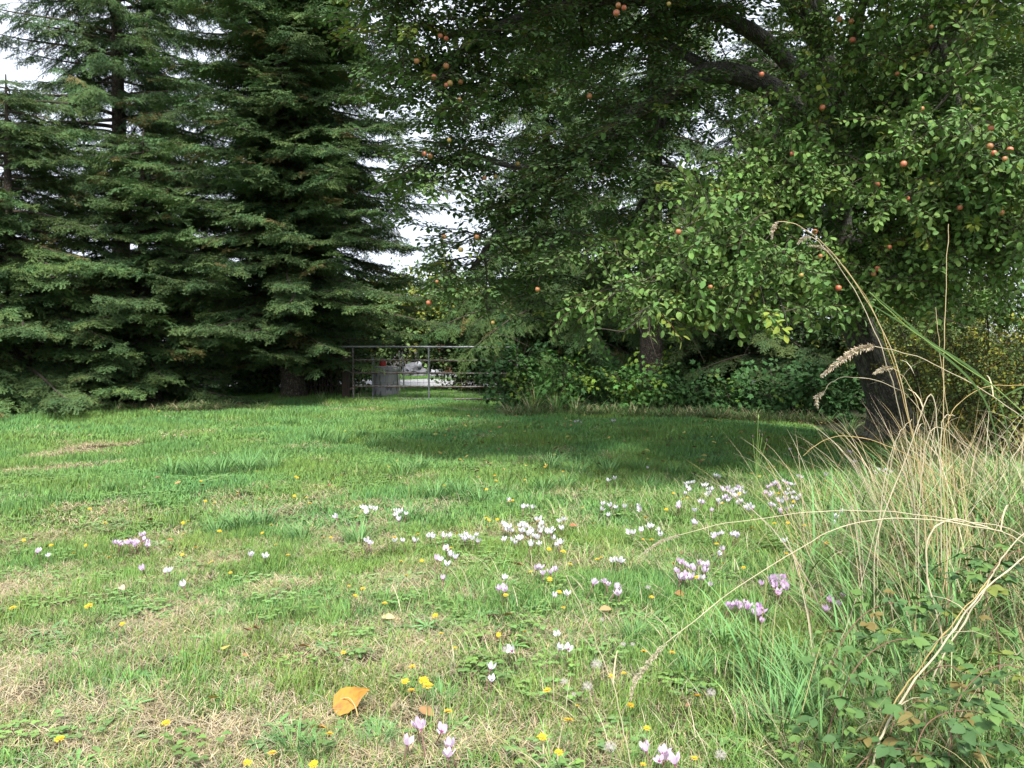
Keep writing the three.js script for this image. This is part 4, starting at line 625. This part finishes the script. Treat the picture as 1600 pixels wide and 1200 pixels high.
    const m = part('flower_head', heads[k % 3], M.petal, t); m.scale.setScalar(s); m.rotation.set(R(rng, -0.4, 0.6), rng() * 6, R(rng, -0.4, 0.4)); const st = part('stem', ystem[hi], ymat, t); st.rotation.y = rng() * 6;
  });
  // seed puffs
  const puff = (() => { const r = mulberry(88), b = new Bag(), c = [0.5, 0.46, 0.4]; for (let k = 0; k < 110; k++) { const u = R(r, -0.5, 1), a = r() * 6.283, q = Math.sqrt(1 - u * u), d = V(q * Math.cos(a), u, q * Math.sin(a)), L = R(r, 0.014, 0.02), s = V().crossVectors(d, V(0.3, 0.5, 0.8)).normalize().multiplyScalar(0.0007), e = d.clone().multiplyScalar(L); b.tri(b.v(s.x, s.y, s.z, c), b.v(-s.x, -s.y, -s.z, c), b.v(e.x, e.y, e.z, c)); for (let j = 0; j < 4; j++) { const f = e.clone().add(V(R(r, -1, 1), R(r, -1, 1), R(r, -1, 1)).multiplyScalar(0.005)), g = e.clone().addScaledVector(d, 0.001); b.tri(b.v(e.x, e.y, e.z, c), b.v(f.x, f.y, f.z, c), b.v(g.x + 0.0006, g.y, g.z + 0.0006, c)); } } return b.geo(); })();
  [[931, 1038], [917, 1073], [952, 1167], [973, 1007], [988, 1007], [881, 1065], [1012, 918], [790, 1015], [1110, 1083], [1125, 1180], [940, 968], [896, 1085]].forEach(([px, py], k) => {
    const h = 0.14, o = V(0, EYE, 0), d = at(px, py, 1).sub(o), p = o.clone().addScaledVector(d, (EYE - h) / -d.y); p.y = gh(p.x, p.z) + h; p.copy(o.clone().addScaledVector(d, (EYE - p.y) / -d.y));
    const t = thing('seed_puff', ['fluffy round seed head on its stalk, uppermost of the two left of the long straw', 'fluffy grey seed head just below the uppermost puff', 'fluffy seed head near the bottom edge, centre right', 'half-open pale seed head left of its twin', 'half-open pale seed head right of its twin', 'small ragged seed head at the left of the puffs', 'flattened pale seed head above the long straw', 'broad white seed head left of the puffs', 'ragged seed head under the large yellow flower at right', 'ragged seed head at the bottom edge, right of centre', 'small white tuft left of the drooping grass head', 'tiny ragged seed head under the grey puff'][k], 'seed head', p, 'fluffy seed heads');
    part('fluff', puff, M.straw, t).scale.setScalar([1.2, 1.1, 1.1, 0.7, 0.6, 0.8, 0.8, 1.0, 1.0, 1.0, 0.6, 0.5][k]); part('stem', ystem[1], ymat, t);
  });
  // the fallen cottonwood leaf, curled, with its stalk
  const c = groundAt(550, 1112), lt = thing('fallen_leaf', 'large orange-yellow fallen leaf with curled tip lying on the near lawn', 'leaf', c);
  { const b = new Bag(), uv = [], nu = 16, nv = 12; const out = (t) => Math.pow(Math.sin(Math.PI * Math.pow(t, 0.62)), 0.8) * 0.052 * (1 - 0.35 * smooth(0.55, 1, t)) + 0.0005;
    for (let i = 0; i <= nu; i++) for (let j = 0; j <= nv; j++) { const t = i / nu, e = j / nv * 2 - 1, w = out(t), x = t * 0.135 - 0.06, z = e * w, y = 0.03 + 0.55 * Math.abs(e) * w * (0.4 + t) + 0.035 * smooth(0.55, 1, t) + 0.004 * n2(t * 6, e * 3), spot = smooth(0.35, 0.6, n2b(t * 7 + 3, e * 4)) * 0.4 + smooth(0.16, 0.06, Math.hypot(t - 0.12, e * 0.4)) * 0.5 + 0.35 * smooth(0.1, 0.02, Math.abs(e)) + 0.3 * smooth(0.25, 0.5, n2(t * 30, e * 18)); b.v(x, y, z, [lerp(0.55, 0.34, spot), lerp(0.28, 0.16, spot), lerp(0.035, 0.04, spot)]); }
    for (let i = 0; i < nu; i++) for (let j = 0; j < nv; j++) { const o = i * (nv + 1) + j; b.tri(o, o + 1, o + nv + 1); b.tri(o + 1, o + nv + 2, o + nv + 1); }
    const bl = part('blade', b.geo(), green(0.95, 0.2, 0.15), lt); bl.rotation.set(0.5, 0.3, 0.1); bl.position.set(0, 0.012, 0); lt.scale.setScalar(1.15);
    const st = part('stalk', tube(curve([V(-0.048, 0.03, 0), V(-0.005, 0.048, 0.025), V(0.025, 0.03, 0.06), V(0.035, 0.01, 0.08)], 10), taper(11, 0.0016, 0.0024), 6), new THREE.MeshStandardMaterial({ color: new THREE.Color(0.6, 0.42, 0.18), roughness: 0.7 }), lt); st.position.set(0, 0.012, 0); }
  { // fine dead-leaf litter, thickest where the apple tree sheds
    const lit = new THREE.Group(); lit.name = 'leaf_litter'; scene.add(lit); tag(lit, 'scattered small brown and yellow dead leaves lying in the grass', 'litter', null, 'stuff');
    const gs = [[0.3, 0.17, 0.07], [0.22, 0.12, 0.06], [0.45, 0.33, 0.08]].map((c, i) => { const b = new Bag(), r = mulberry(70 + i); leaf(b, V(-0.03, 0, 0), V(1, 0.05, 0), UPV, 0.065, 0.038, R(r, 0.3, 0.7), R(r, -0.3, 0.3), c); return new Copies(b.geo(), M.straw); });
    for (let k = 0; k < 470; k++) { const under = k < 420, x = under ? R(rng, -1.5, 6) : R(rng, -4, 3.5), z = under ? -R(rng, 8.5, 15) : -R(rng, 2.8, 9); if (Math.abs(x) > -z * 0.7) continue; const c = R(rng, 0.7, 1.3); gs[k % 3].put(V(x, gh(x, z) + R(rng, 0.035, 0.07), z), V(R(rng, -1, 1), R(rng, -0.2, 0.2), R(rng, -1, 1)), V(R(rng, -0.6, 0.6), 1, R(rng, -0.6, 0.6)), R(rng, 0.5, 1.2), [c, c, c]); }
    gs.forEach((e) => e.build('dead_leaf', lit));
  }
  // smaller dead leaves
  [[605, 978, 'small cream fallen leaf above the large orange one'], [953, 720, 'brown fallen leaf at the front edge of the tree shade'], [478, 1025, 'small brown fallen leaf left of the large orange one'], [870, 706, 'brown fallen leaf in the tree shade left of centre'], [1060, 940, 'rust-red fallen leaf among the foreground cyclamen'], [945, 965, 'tan fallen leaf by the long straw'], [1240, 720, 'dark brown fallen leaf before the apple roots'], [500, 1155, 'small orange fallen leaf below the large one'], [1115, 686, 'yellow fallen leaf in the deep shade of the apple tree'], [190, 930, 'pale dry leaf on the left lawn'], [895, 830, 'reddish fallen leaf by the right end of the white drift'], [765, 730, 'tan dry leaf on the middle lawn']].forEach(([px, py, label], k) => {
    const p = groundAt(px, py), b = new Bag(), cols = [[0.55, 0.45, 0.2], [0.3, 0.15, 0.06], [0.36, 0.2, 0.08], [0.28, 0.14, 0.06], [0.4, 0.13, 0.05], [0.42, 0.26, 0.12], [0.2, 0.1, 0.05], [0.6, 0.26, 0.04], [0.5, 0.4, 0.06], [0.5, 0.42, 0.3], [0.38, 0.14, 0.06], [0.45, 0.3, 0.12]];
    leaf(b, V(-0.03, 0.045, 0), V(1, 0.1, 0), V(0.2, 1, 0.5), 0.07 * (py < 760 ? 1.7 : 1), 0.04 * (py < 760 ? 1.5 : 1), 0.45, 0.2, cols[k]); const m = part(numbered('fallen_leaf'), b.geo(), M.straw, scene); m.position.copy(p); m.rotation.y = k * 1.3; tag(m, label, 'leaf', 'fallen leaves on the lawn');
  });
}

// ================================================================ TALL GRASS AND BRAMBLE AT THE RIGHT
{
  const rng = mulberry(61), bank = new THREE.Group(); bank.name = 'tall_grass'; scene.add(bank); tag(bank, 'matted tall green and dry grass covering the bank at the right', 'grass', null, 'stuff');
  const tall = (seed, n, cols, l0, l1, w, lean) => { const r = mulberry(seed), b = new Bag(); for (let k = 0; k < n; k++) { const a = r() * 6.283, q = Math.sqrt(r()) * 0.1; blade(b, Math.cos(a) * q, -0.02, Math.sin(a) * q, a + R(r, -0.9, 0.9), R(r, l0, l1), w * R(r, 0.6, 1.3), R(r, 0.05, 0.4), R(r, 0.7, lean), tint(r, cols[Math.floor(r() * cols.length)], 0.25), 6, R(r, -0.7, 0.7)); } return b.geo(); };
  const gg = [1, 2, 3].map((s) => tall(880 + s, 26, [BLUE, GREEN, [0.16, 0.27, 0.07]], 0.25, 0.75, 0.01, 2.4)), dd = [1, 2, 3].map((s) => tall(890 + s, 22, [[0.4, 0.32, 0.17], [0.36, 0.3, 0.18], [0.28, 0.22, 0.12]], 0.25, 0.9, 0.006, 2.9)), lay = [1, 2].map((s) => thatch(898 + s, 60, 0.22, 0.15, 0.4, 0.005));
  const gs = gg.map((g) => new Copies(g, M.grass)), ds = dd.map((g) => new Copies(g, M.straw)), ls = lay.map((g) => new Copies(g, M.straw));
  for (let k = 0; k < 9500; k++) {
    const d = Math.sqrt(lerp(4.8, 130, rng())), x = R(rng, 0.3, d * 0.72 + 2.6), z = -d, e = bankAt(x, z); if (rng() > e) continue;
    const low = smooth(4.6, 3.0, d), s = lerp(0.4, 0.85, e) * lerp(1, 0.55, low) * lerp(1, 0.42, smooth(5, 8, d)), r = rng(), c = R(rng, 0.85, 1.15);
    if (low > 0.4 && rng() < 0.45) continue;
    (r < 0.46 ? gs : r < 0.82 ? ds : ls)[k % 2].stand(V(x, gh(x, z), z), rng() * 6.283, s * R(rng, 0.8, 1.2), s * R(rng, 0.75, 1.2), [c, c, c * R(rng, 0.85, 1.1)]);
  }
  const loose = [1, 2, 3].map((s) => new Copies(tall(1001 + s, 5, [[0.42, 0.34, 0.18], [0.46, 0.38, 0.24], [0.36, 0.26, 0.11]], 0.55, 1.15, 0.0042, 1.7), M.straw)), fresh = [1, 2].map((s) => new Copies(tall(1011 + s, 7, [BLUE, [0.14, 0.27, 0.07]], 0.35, 0.8, 0.013, 2.2), M.grass));
  for (let k = 0; k < 900; k++) { const d = Math.sqrt(lerp(6.2, 40, rng())), x = R(rng, bankEdge(d) - 0.1, d * 0.7 + 1.2), z = -d; if (rng() > 0.25 + bankAt(x, z)) continue; const c = R(rng, 0.85, 1.15), f = rng() < 0.5, s = lerp(0.5, 1, smooth(2.5, 4.2, d)); (f ? fresh : loose)[k % (f ? 2 : 3)].stand(V(x, gh(x, z), z), rng() * 6.28, s, s * R(rng, 0.7, 1.1), [c, c, c]); }
  loose.forEach((s) => s.build('dry_stem', bank)); fresh.forEach((s) => s.build('broad_blade', bank));
  gs.forEach((s) => s.build('green_blade', bank)); ds.forEach((s) => s.build('straw_blade', bank)); ls.forEach((s) => s.build('lying_straw', bank));

  // single stalks that arch out of it; points are picture column, row and distance
  const strawMat = [[0.5, 0.39, 0.2], [0.55, 0.46, 0.3], [0.46, 0.33, 0.13]].map((c) => new THREE.MeshStandardMaterial({ color: new THREE.Color(...c), roughness: 0.75 })), greenMat = new THREE.MeshStandardMaterial({ color: new THREE.Color(0.2, 0.3, 0.07), roughness: 0.8 });
  const headMat = M.straw;
  const seedHead = (pts, fat, seed) => { const r = mulberry(seed), b = new Bag(), c = [0.5, 0.42, 0.29], P = curve(pts, 24); let L = 0; for (let k = 1; k < P.length; k++) L += P[k].distanceTo(P[k - 1]); const n = Math.round(L * 2600); for (let k = 0; k < n; k++) { const f = r() * 23.99, i = Math.floor(f), p = P[i].clone().lerp(P[i + 1], f - i), d = P[i + 1].clone().sub(P[i]).normalize(), w = fat * (0.45 + 0.75 * Math.sin(Math.PI * Math.min(1, f / 24 * 0.85 + 0.15)) * (0.6 + 0.5 * Math.abs(n2(f * 0.45, seed)))), o = V(R(r, -1, 1), R(r, -1, 1), R(r, -1, 1)).normalize(); leaf(b, p.clone().addScaledVector(o, w * 0.4 * r()), d.clone().multiplyScalar(0.9).add(o), V(o.y, o.z, o.x), w * R(r, 0.5, 1.1), w * 0.2, 0.4, 0, tint(r, c, 0.3)); } return b.geo(); };
  const stalks = [
    ['tallest straw stalk arching left with nodding seed head at its tip', [[1452, 1000, 4.0], [1440, 760, 4], [1420, 650, 4], [1390, 540, 4], [1342, 450, 4], [1280, 375, 3.95], [1240, 349, 3.9], [1215, 346, 3.9]], [[1215, 346, 3.9], [1208, 358, 3.9], [1206, 375, 3.9]], 0.012, 0.0032, 0],
    ['second tall straw stalk close beside the tallest one, seed head just below it', [[1436, 1000, 4.05], [1424, 740, 4.05], [1400, 620, 4.05], [1372, 530, 4.05], [1330, 445, 4.05], [1284, 382, 4], [1268, 370, 4]], [[1268, 370, 4], [1255, 372, 4], [1246, 382, 4]], 0.012, 0.0028, 1],
    ['third upright straw stalk curving behind the two tallest', [[1466, 1000, 4.1], [1452, 800, 4.1], [1420, 660, 4.1], [1388, 545, 4.1], [1352, 462, 4.1], [1300, 395, 4.1]], [[1300, 395, 4.1], [1280, 385, 4.1], [1262, 384, 4.1]], 0.01, 0.0024, 2],
    ['straw stalk leaning in from the right with the largest fat seed head', [[1700, 960, 3.7], [1640, 700, 3.7], [1560, 625, 3.7], [1500, 590, 3.7], [1430, 556, 3.7], [1366, 541, 3.7]], [[1366, 541, 3.7], [1345, 545, 3.7], [1315, 562, 3.7], [1284, 588, 3.7]], 0.022, 0.0026, 1],
    ['short stalk with a stubby seed head in front of the apple trunk', [[1470, 990, 3.9], [1460, 760, 3.9], [1440, 650, 3.9], [1412, 590, 3.9], [1394, 574, 3.9]], [[1394, 574, 3.9], [1380, 577, 3.9], [1365, 584, 3.9]], 0.018, 0.0022, 0],
    ['thin arched stalk with a hanging two-part seed head', [[1480, 990, 3.8], [1470, 730, 3.8], [1430, 630, 3.8], [1380, 598, 3.8], [1320, 590, 3.8], [1298, 598, 3.8], [1288, 612, 3.8]], [[1288, 612, 3.8], [1276, 622, 3.8], [1278, 638, 3.8]], 0.014, 0.0018, 1],
    ['long low stalk arching far left, upper one, over the cyclamen', [[1680, 1010, 3.3], [1600, 838, 3.3], [1480, 812, 3.3], [1400, 800, 3.3], [1300, 798, 3.3], [1200, 808, 3.3], [1120, 820, 3.3], [1062, 836, 3.3]], [[1062, 836, 3.3], [1030, 848, 3.3], [996, 872, 3.3]], 0.01, 0.0022, 1],
    ['long low stalk bending down to a hanging seed head in the foreground', [[1690, 1060, 3.0], [1600, 850, 3.0], [1500, 818, 3.0], [1400, 810, 3], [1330, 818, 3], [1270, 845, 3], [1150, 920, 2.95], [1040, 1005, 2.9]], [[1040, 1005, 2.9], [1010, 1040, 2.9], [990, 1070, 2.9], [985, 1095, 2.9]], 0.012, 0.0024, 1],
    ['thin straight straw leaning left in the centre foreground', [[998, 1260, 2.75], [985, 1190, 2.75], [960, 1080, 2.75], [930, 1000, 2.75], [884, 898, 2.75]], null, 0, 0.002, 1],
    ['stout pale straw slanting down across the bramble', [[1340, 1290, 2.6], [1372, 1165, 2.65], [1405, 1100, 2.7], [1480, 1000, 2.75], [1530, 930, 2.8], [1600, 870, 2.85]], null, 0, 0.0045, 1],
    ['brownish straw slanting beside the stout pale one', [[1330, 1270, 2.7], [1380, 1130, 2.7], [1440, 1040, 2.7], [1500, 960, 2.7], [1545, 905, 2.75]], null, 0, 0.003, 2],
    ['golden low arch of straw in front of the apple roots', [[1600, 1000, 3.9], [1560, 840, 3.9], [1500, 770, 3.9], [1420, 712, 3.9], [1340, 683, 3.9], [1290, 686, 3.9], [1255, 712, 3.9]], null, 0, 0.0022, 2],
    ['tall straight straw rising almost to the apple leaves', [[1488, 1000, 3.9], [1482, 800, 3.9], [1474, 600, 3.9], [1478, 450, 3.9], [1482, 350, 3.9]], null, 0, 0.0028, 0],
    ['straight straw beside the tall upright one, ending lower', [[1500, 1000, 4], [1492, 800, 4], [1484, 680, 4], [1470, 560, 4], [1462, 480, 4]], null, 0, 0.0022, 0],
    ['green-tipped stem slanting from the thicket down to the right', [[1760, 980, 3.6], [1660, 720, 3.6], [1560, 610, 3.6], [1480, 555, 3.6], [1420, 512, 3.6], [1358, 456, 3.6]], null, 0, 0.0034, 3],
    ['pale broken straw folded at a sharp bend, left of the uprights', [[1365, 960, 3.9], [1372, 830, 3.9], [1410, 730, 3.9], [1454, 616, 3.9], [1457, 618, 3.9], [1466, 680, 3.9], [1472, 740, 3.9]], null, 0, 0.0032, 1],
    ['pale straw leaning right just left of the broken one', [[1368, 1000, 4.1], [1380, 760, 4.1], [1404, 680, 4.1], [1425, 655, 4.1]], null, 0, 0.0026, 1],
    ['looping straw arching across the tall grass to the right', [[1436, 1000, 3.8], [1442, 720, 3.8], [1462, 668, 3.8], [1500, 690, 3.8], [1540, 735, 3.8], [1580, 790, 3.8]], null, 0, 0.002, 1],
    ['straw stalk bent over near the right edge at trunk height', [[1480, 1000, 3.7], [1476, 800, 3.7], [1484, 650, 3.7], [1540, 605, 3.7], [1600, 602, 3.7]], null, 0, 0.0022, 2],
    ['short hooked straw among the uprights', [[1474, 1000, 4], [1470, 720, 4], [1474, 655, 4], [1480, 648, 4], [1492, 650, 4]], null, 0, 0.003, 1],
    ['pale straw with a folded sheath in the middle of the tall grass', [[1470, 990, 3.2], [1448, 900, 3.2], [1456, 828, 3.2], [1490, 812, 3.2], [1560, 830, 3.2]], null, 0, 0.0045, 1],
    ['pale straw curving up to the right edge above the bramble', [[1450, 1080, 2.9], [1515, 960, 2.9], [1550, 900, 2.9], [1570, 865, 2.9], [1640, 800, 2.9]], null, 0, 0.0036, 1],
    ['wiry straw crossing the tall grass toward the lower left', [[1290, 1060, 3.4], [1330, 960, 3.4], [1360, 860, 3.4], [1385, 760, 3.4], [1400, 690, 3.4]], null, 0, 0.0018, 1],
  ];
  stalks.forEach(([label, pix, head, fat, r, m], k) => {
    const pts = pix.map((q) => at(...q)); const g0 = pts[0].clone(); g0.y = gh(g0.x, g0.z); if (pts[0].y > g0.y + 0.02) pts.unshift(V(g0.x, g0.y - 0.02, g0.z));
    const base = pts[0].clone(), t = thing('straw_stalk', label, 'grass stalk', base, 'tall stalks at the right'), c = curve(pts.map((p) => p.sub(base)), 40).map((p, i) => i > 1 && i < 39 ? p.add(V(0.004 * n2(i * 0.22, k * 7), 0.004 * n2(i * 0.22 + 40, k * 7), 0.004 * n2(i * 0.22 + 80, k * 7))) : p);
    part('stem', tube(c, taper(41, r, r * 0.55).map((q, i) => q * (i % 11 === 4 ? 1.35 : 1)), 6), m === 3 ? greenMat : strawMat[m], t);
    if (head) part('seed_head', seedHead(head.map((q) => at(...q).sub(base)), fat, 40 + k), headMat, t);
    const b = new Bag(), r2 = mulberry(300 + k), i = 12 + Math.floor(r2() * 10), p = c[i]; blade(b, p.x, p.y, p.z, r2() * 6.283, R(r2, 0.2, 0.4), 0.006, R(r2, 0.3, 0.9), R(r2, 1.8, 2.9), m === 3 ? [0.22, 0.33, 0.08] : tint(r2, STRAW, 0.2), 6, 0.3); part('leaf_blade', b.geo(), M.straw, t);
  });
  // broad green blades crossing the stalks
  [['broad green grass blade crossing the tall straw at leaf height', [1545, 640, 3.7], [1360, 456, 3.7]], ['second broad green blade just under the first', [1560, 625, 3.75], [1352, 470, 3.75]], ['green blade bending in from the right edge, upper one', [1660, 600, 3.2], [1548, 630, 3.2]], ['green blade bending in from the right edge, lower one', [1670, 655, 3.2], [1572, 655, 3.2]], ['long green blade arching across the lower right corner', [1640, 1048, 2.5], [1385, 1140, 2.4]], ['upright green blade in the lower right corner', [1440, 1200, 2.5], [1530, 1055, 2.5]]].forEach(([label, a, b_], k) => {
    const p = at(...a), q = at(...b_), g0 = V(p.x + 0.05, gh(p.x, p.z) - 0.02, p.z); const c = curve([g0.clone().sub(g0), p.clone().sub(g0), p.clone().lerp(q, 0.55).add(V(0, 0.03, 0)).sub(g0), q.clone().sub(g0)], 24), b = new Bag(); let prev = null;
    c.forEach((v, i) => { const w = 0.006 * (i < 24 ? 1 - 0.75 * Math.pow(i / 24, 3) : 0.05), l = b.v(v.x, v.y - w, v.z, [0.17, 0.3, 0.09]), r = b.v(v.x, v.y + w, v.z + w, [0.19, 0.32, 0.1]); if (prev) { b.tri(prev[0], prev[1], r); b.tri(prev[0], r, l); } prev = [l, r]; });
    const m = part(numbered('broad_grass'), b.geo(), M.grass, scene); m.position.copy(g0); tag(m, label, 'grass blade', 'broad green blades at the right');
  });
  // plantain with dark little heads
  { const base = groundAt(1182, 850), t = thing('plantain', 'slender plantain with small dark heads rising before the shaded lawn', 'plant', base); const dd0 = -base.z;
    [[1185, 652], [1176, 682], [1187, 674], [1191, 680], [1198, 688]].forEach(([x, y], k) => { const p = at(x, y, dd0).sub(base), mid = at(1181 + k * 0.6, 745, dd0).sub(base); part('stem', tube(curve([V(k * 0.004, -0.02, 0), mid, p], 16), Array(17).fill(0.0014), 5), greenMat, t); const h = part('seed_head', new THREE.SphereGeometry(0.006, 8, 6).scale(1, k ? 2.2 : 3.2, 1), k ? M.twig : greenMat, t); h.position.copy(p); });
    for (let k = 0; k < 6; k++) { const b = new Bag(), a = k * 1.05; leaf(b, V(0, 0, 0), V(Math.cos(a), 0.8, Math.sin(a)), UPV, 0.1, 0.022, 0.3, 0.5, [0.12, 0.22, 0.06], LEAF_NARROW); part('leaf', b.geo(), M.shrub, t); } }
  // trailing bramble with toothed leaves in threes
  const bl = [1, 2, 3, 4].map((s) => { const r = mulberry(930 + s), b = new Bag(), L = 0.055, prof = [[0, 0.05], [0.12, 0.62], [0.16, 0.56], [0.3, 0.95], [0.34, 0.88], [0.5, 1], [0.54, 0.92], [0.7, 0.74], [0.74, 0.64], [0.88, 0.36], [1, 0]]; leaf(b, V(0, 0, 0), V(1, 0, 0), UPV, L, 0.036, R(r, 0.15, 0.35), R(r, 0.1, 0.35), [0.105, 0.19, 0.06], prof); return b.geo(); });
  const tones = [[0.75, 0.85, 0.65], [0.55, 0.65, 0.55], [1.0, 1.0, 0.65], [1.5, 1.0, 0.5], [1.5, 0.65, 0.5]].map((c) => { const m = M.shrub.clone(); m.color.setRGB(...c); return m; });
  const canes = [['bramble trailing along the edge of the long grass', [[1290, 1160, 2.75], [1340, 1040, 2.8], [1400, 1000, 2.85], [1460, 1010, 2.9]]], ['bramble arching in the lower right corner', [[1480, 1230, 2.5], [1500, 1090, 2.6], [1560, 1040, 2.65], [1640, 1060, 2.7]]], ['bramble under the slanting pale straw', [[1380, 1190, 2.65], [1420, 1080, 2.8], [1480, 1040, 2.85], [1540, 1080, 2.85]]], ['bramble climbing at the right edge of the tall grass', [[1560, 1000, 3.1], [1540, 920, 3.15], [1570, 870, 3.2], [1640, 850, 3.2]]], ['bramble with reddish leaves near the corner', [[1420, 1230, 2.5], [1450, 1130, 2.6], [1510, 1110, 2.6], [1580, 1140, 2.6]]], ['bramble creeping at the bottom edge', [[1320, 1250, 2.55], [1360, 1180, 2.6], [1420, 1170, 2.6], [1500, 1190, 2.55]]], ['bramble low between the tall grass and the pink cyclamen', [[1300, 1040, 3.1], [1350, 960, 3.2], [1410, 940, 3.25], [1470, 950, 3.3]]], ['bramble at the foot of the looping straw', [[1480, 960, 3.2], [1500, 890, 3.3], [1560, 890, 3.3], [1620, 920, 3.3]]]];
  canes.forEach(([label, pix], k) => {
    const pts = pix.map((q) => at(...q)); pts.forEach((p) => { const g = gh(p.x, p.z) + 0.05; if (p.y < g) p.y = g + 0.02; }); pts.unshift(V(pts[0].x, gh(pts[0].x, pts[0].z) - 0.02, pts[0].z)); const base = pts[0].clone(), t = thing('bramble', label, 'plant', base, 'brambles at the right'), c = curve(pts.map((p) => p.sub(base)), 30);
    part('cane', tube(c, taper(31, 0.003, 0.0015), 5), new THREE.MeshStandardMaterial({ color: new THREE.Color(0.18, 0.1, 0.06), roughness: 0.8 }), t);
    for (let i = 4; i < 31; i += 1) for (let w = 0; w < 2; w++) {
      if (rng() < 0.42) continue;
      const a = rng() * 6.283, out = V(Math.cos(a), R(rng, -0.1, 0.5), Math.sin(a)).normalize(), p = c[i].clone().addScaledVector(out, R(rng, 0.03, 0.13)); if (p.y + base.y < gh(p.x + base.x, p.z + base.z) + 0.03) p.y += 0.06; const tone = tones[rng() < (k === 4 ? 0.4 : 0.14) ? 3 + Math.floor(rng() * 2) : Math.floor(rng() * 3)], s = R(rng, 0.6, 1.15);
      for (const e of [-1.05, 0, 1.05]) { const q = V(Math.cos(a + e), R(rng, -0.25, 0.15), Math.sin(a + e)).normalize(), zz = V().crossVectors(q, V(R(rng, -0.7, 0.7), 1, R(rng, -0.7, 0.7))).normalize(), yy = V().crossVectors(zz, q), m = part('leaf', bl[Math.floor(rng() * 4)], tone, t); m.quaternion.setFromRotationMatrix(new THREE.Matrix4().makeBasis(q, yy, zz)); m.position.copy(p); m.scale.setScalar(s * (e ? 0.85 : 1.05)); }
    }
  });
  { // unmown edge under the trees, and thin wisps through the right half of the lawn
    const edge = new THREE.Group(); edge.name = 'edge_grass'; scene.add(edge); tag(edge, 'unmown dark grass along the far edge of the lawn under the trees', 'grass', null, 'stuff');
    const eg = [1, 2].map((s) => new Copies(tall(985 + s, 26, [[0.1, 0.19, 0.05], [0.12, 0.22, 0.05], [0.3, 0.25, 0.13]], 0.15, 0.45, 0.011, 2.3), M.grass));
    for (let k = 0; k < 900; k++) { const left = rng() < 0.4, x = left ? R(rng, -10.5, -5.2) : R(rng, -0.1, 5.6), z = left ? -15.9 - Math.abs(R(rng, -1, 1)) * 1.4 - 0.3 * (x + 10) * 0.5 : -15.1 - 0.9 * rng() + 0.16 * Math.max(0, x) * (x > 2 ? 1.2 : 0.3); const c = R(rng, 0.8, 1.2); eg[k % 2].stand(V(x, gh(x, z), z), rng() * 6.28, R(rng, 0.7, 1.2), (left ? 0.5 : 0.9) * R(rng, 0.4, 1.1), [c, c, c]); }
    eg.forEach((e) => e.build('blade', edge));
    const wisp = new THREE.Group(); wisp.name = 'wispy_grass'; scene.add(wisp); tag(wisp, 'thin wiry grass standing over the flowery right half of the lawn', 'grass', null, 'stuff');
    const wg = [1, 2, 3].map((s) => new Copies(tall(975 + s, 9, [GREEN, [0.28, 0.34, 0.1], STRAW], 0.12, 0.32, 0.0038, 2.0), M.grass));
    for (let k = 0; k < 4200; k++) { const d = Math.sqrt(lerp(6.5, 75, rng())), x = R(rng, -0.35 * d, 0.68 * d), z = -d; const q = smooth(-0.25, 0.3, x / d) * (0.4 + 0.6 * smooth(-0.4, 0.4, n2(x * 0.8 + 60, z * 0.8))); if (rng() > q) continue; const c = R(rng, 0.85, 1.2); wg[k % 3].stand(V(x, gh(x, z), z), rng() * 6.28, R(rng, 0.7, 1.1), R(rng, 0.5, 1.0), [c, c, c]); }
    wg.forEach((e) => e.build('blade', wisp));
  }
  // tussocks by the gate and round the trunks
  const tus = [1, 2].map((s) => tall(970 + s, 70, [BLUE, GREEN, STRAW], 0.4, 1.0, 0.014, 2.3));
  [[835, 15.6, 1.1, 'tall drooping grass tussock in front of the gate-end shrubs'], [868, 15.4, 0.8, 'half-dry grass tussock right of the tallest tussock'], [800, 16.4, 0.9, 'grass tussock at the hidden end of the metal gate'], [900, 15.3, 0.6, 'low dry tussock at the lawn edge below the shrubs'], [1330, 12.4, 0.5, 'dark grass tussock left of the apple roots'], [1440, 11.6, 0.55, 'dry grass tussock right of the apple roots'], [440, 18.9, 0.4, 'dry tussock at the foot of the tall spruce trunk'], [500, 18.9, 0.38, 'green tussock between the spruce trunk and the gate post'], [358, 17, 0.35, 'dry tussock under the left spruces, nearest the tall trunk'], [180, 16, 0.35, 'dry tussock under the low spruce at the left'], [560, 18.8, 0.3, 'low tussock at the foot of the gate post']].forEach(([px, d, s, label], k) => { const m = part(numbered('grass_tussock'), tus[k % 2], M.grass, scene); m.position.copy(G(px, d)); m.scale.setScalar(s); m.rotation.y = k * 2.1; tag(m, label, 'grass tussock', 'tussocks along the edges'); });
}
renderer.render(scene, camera);
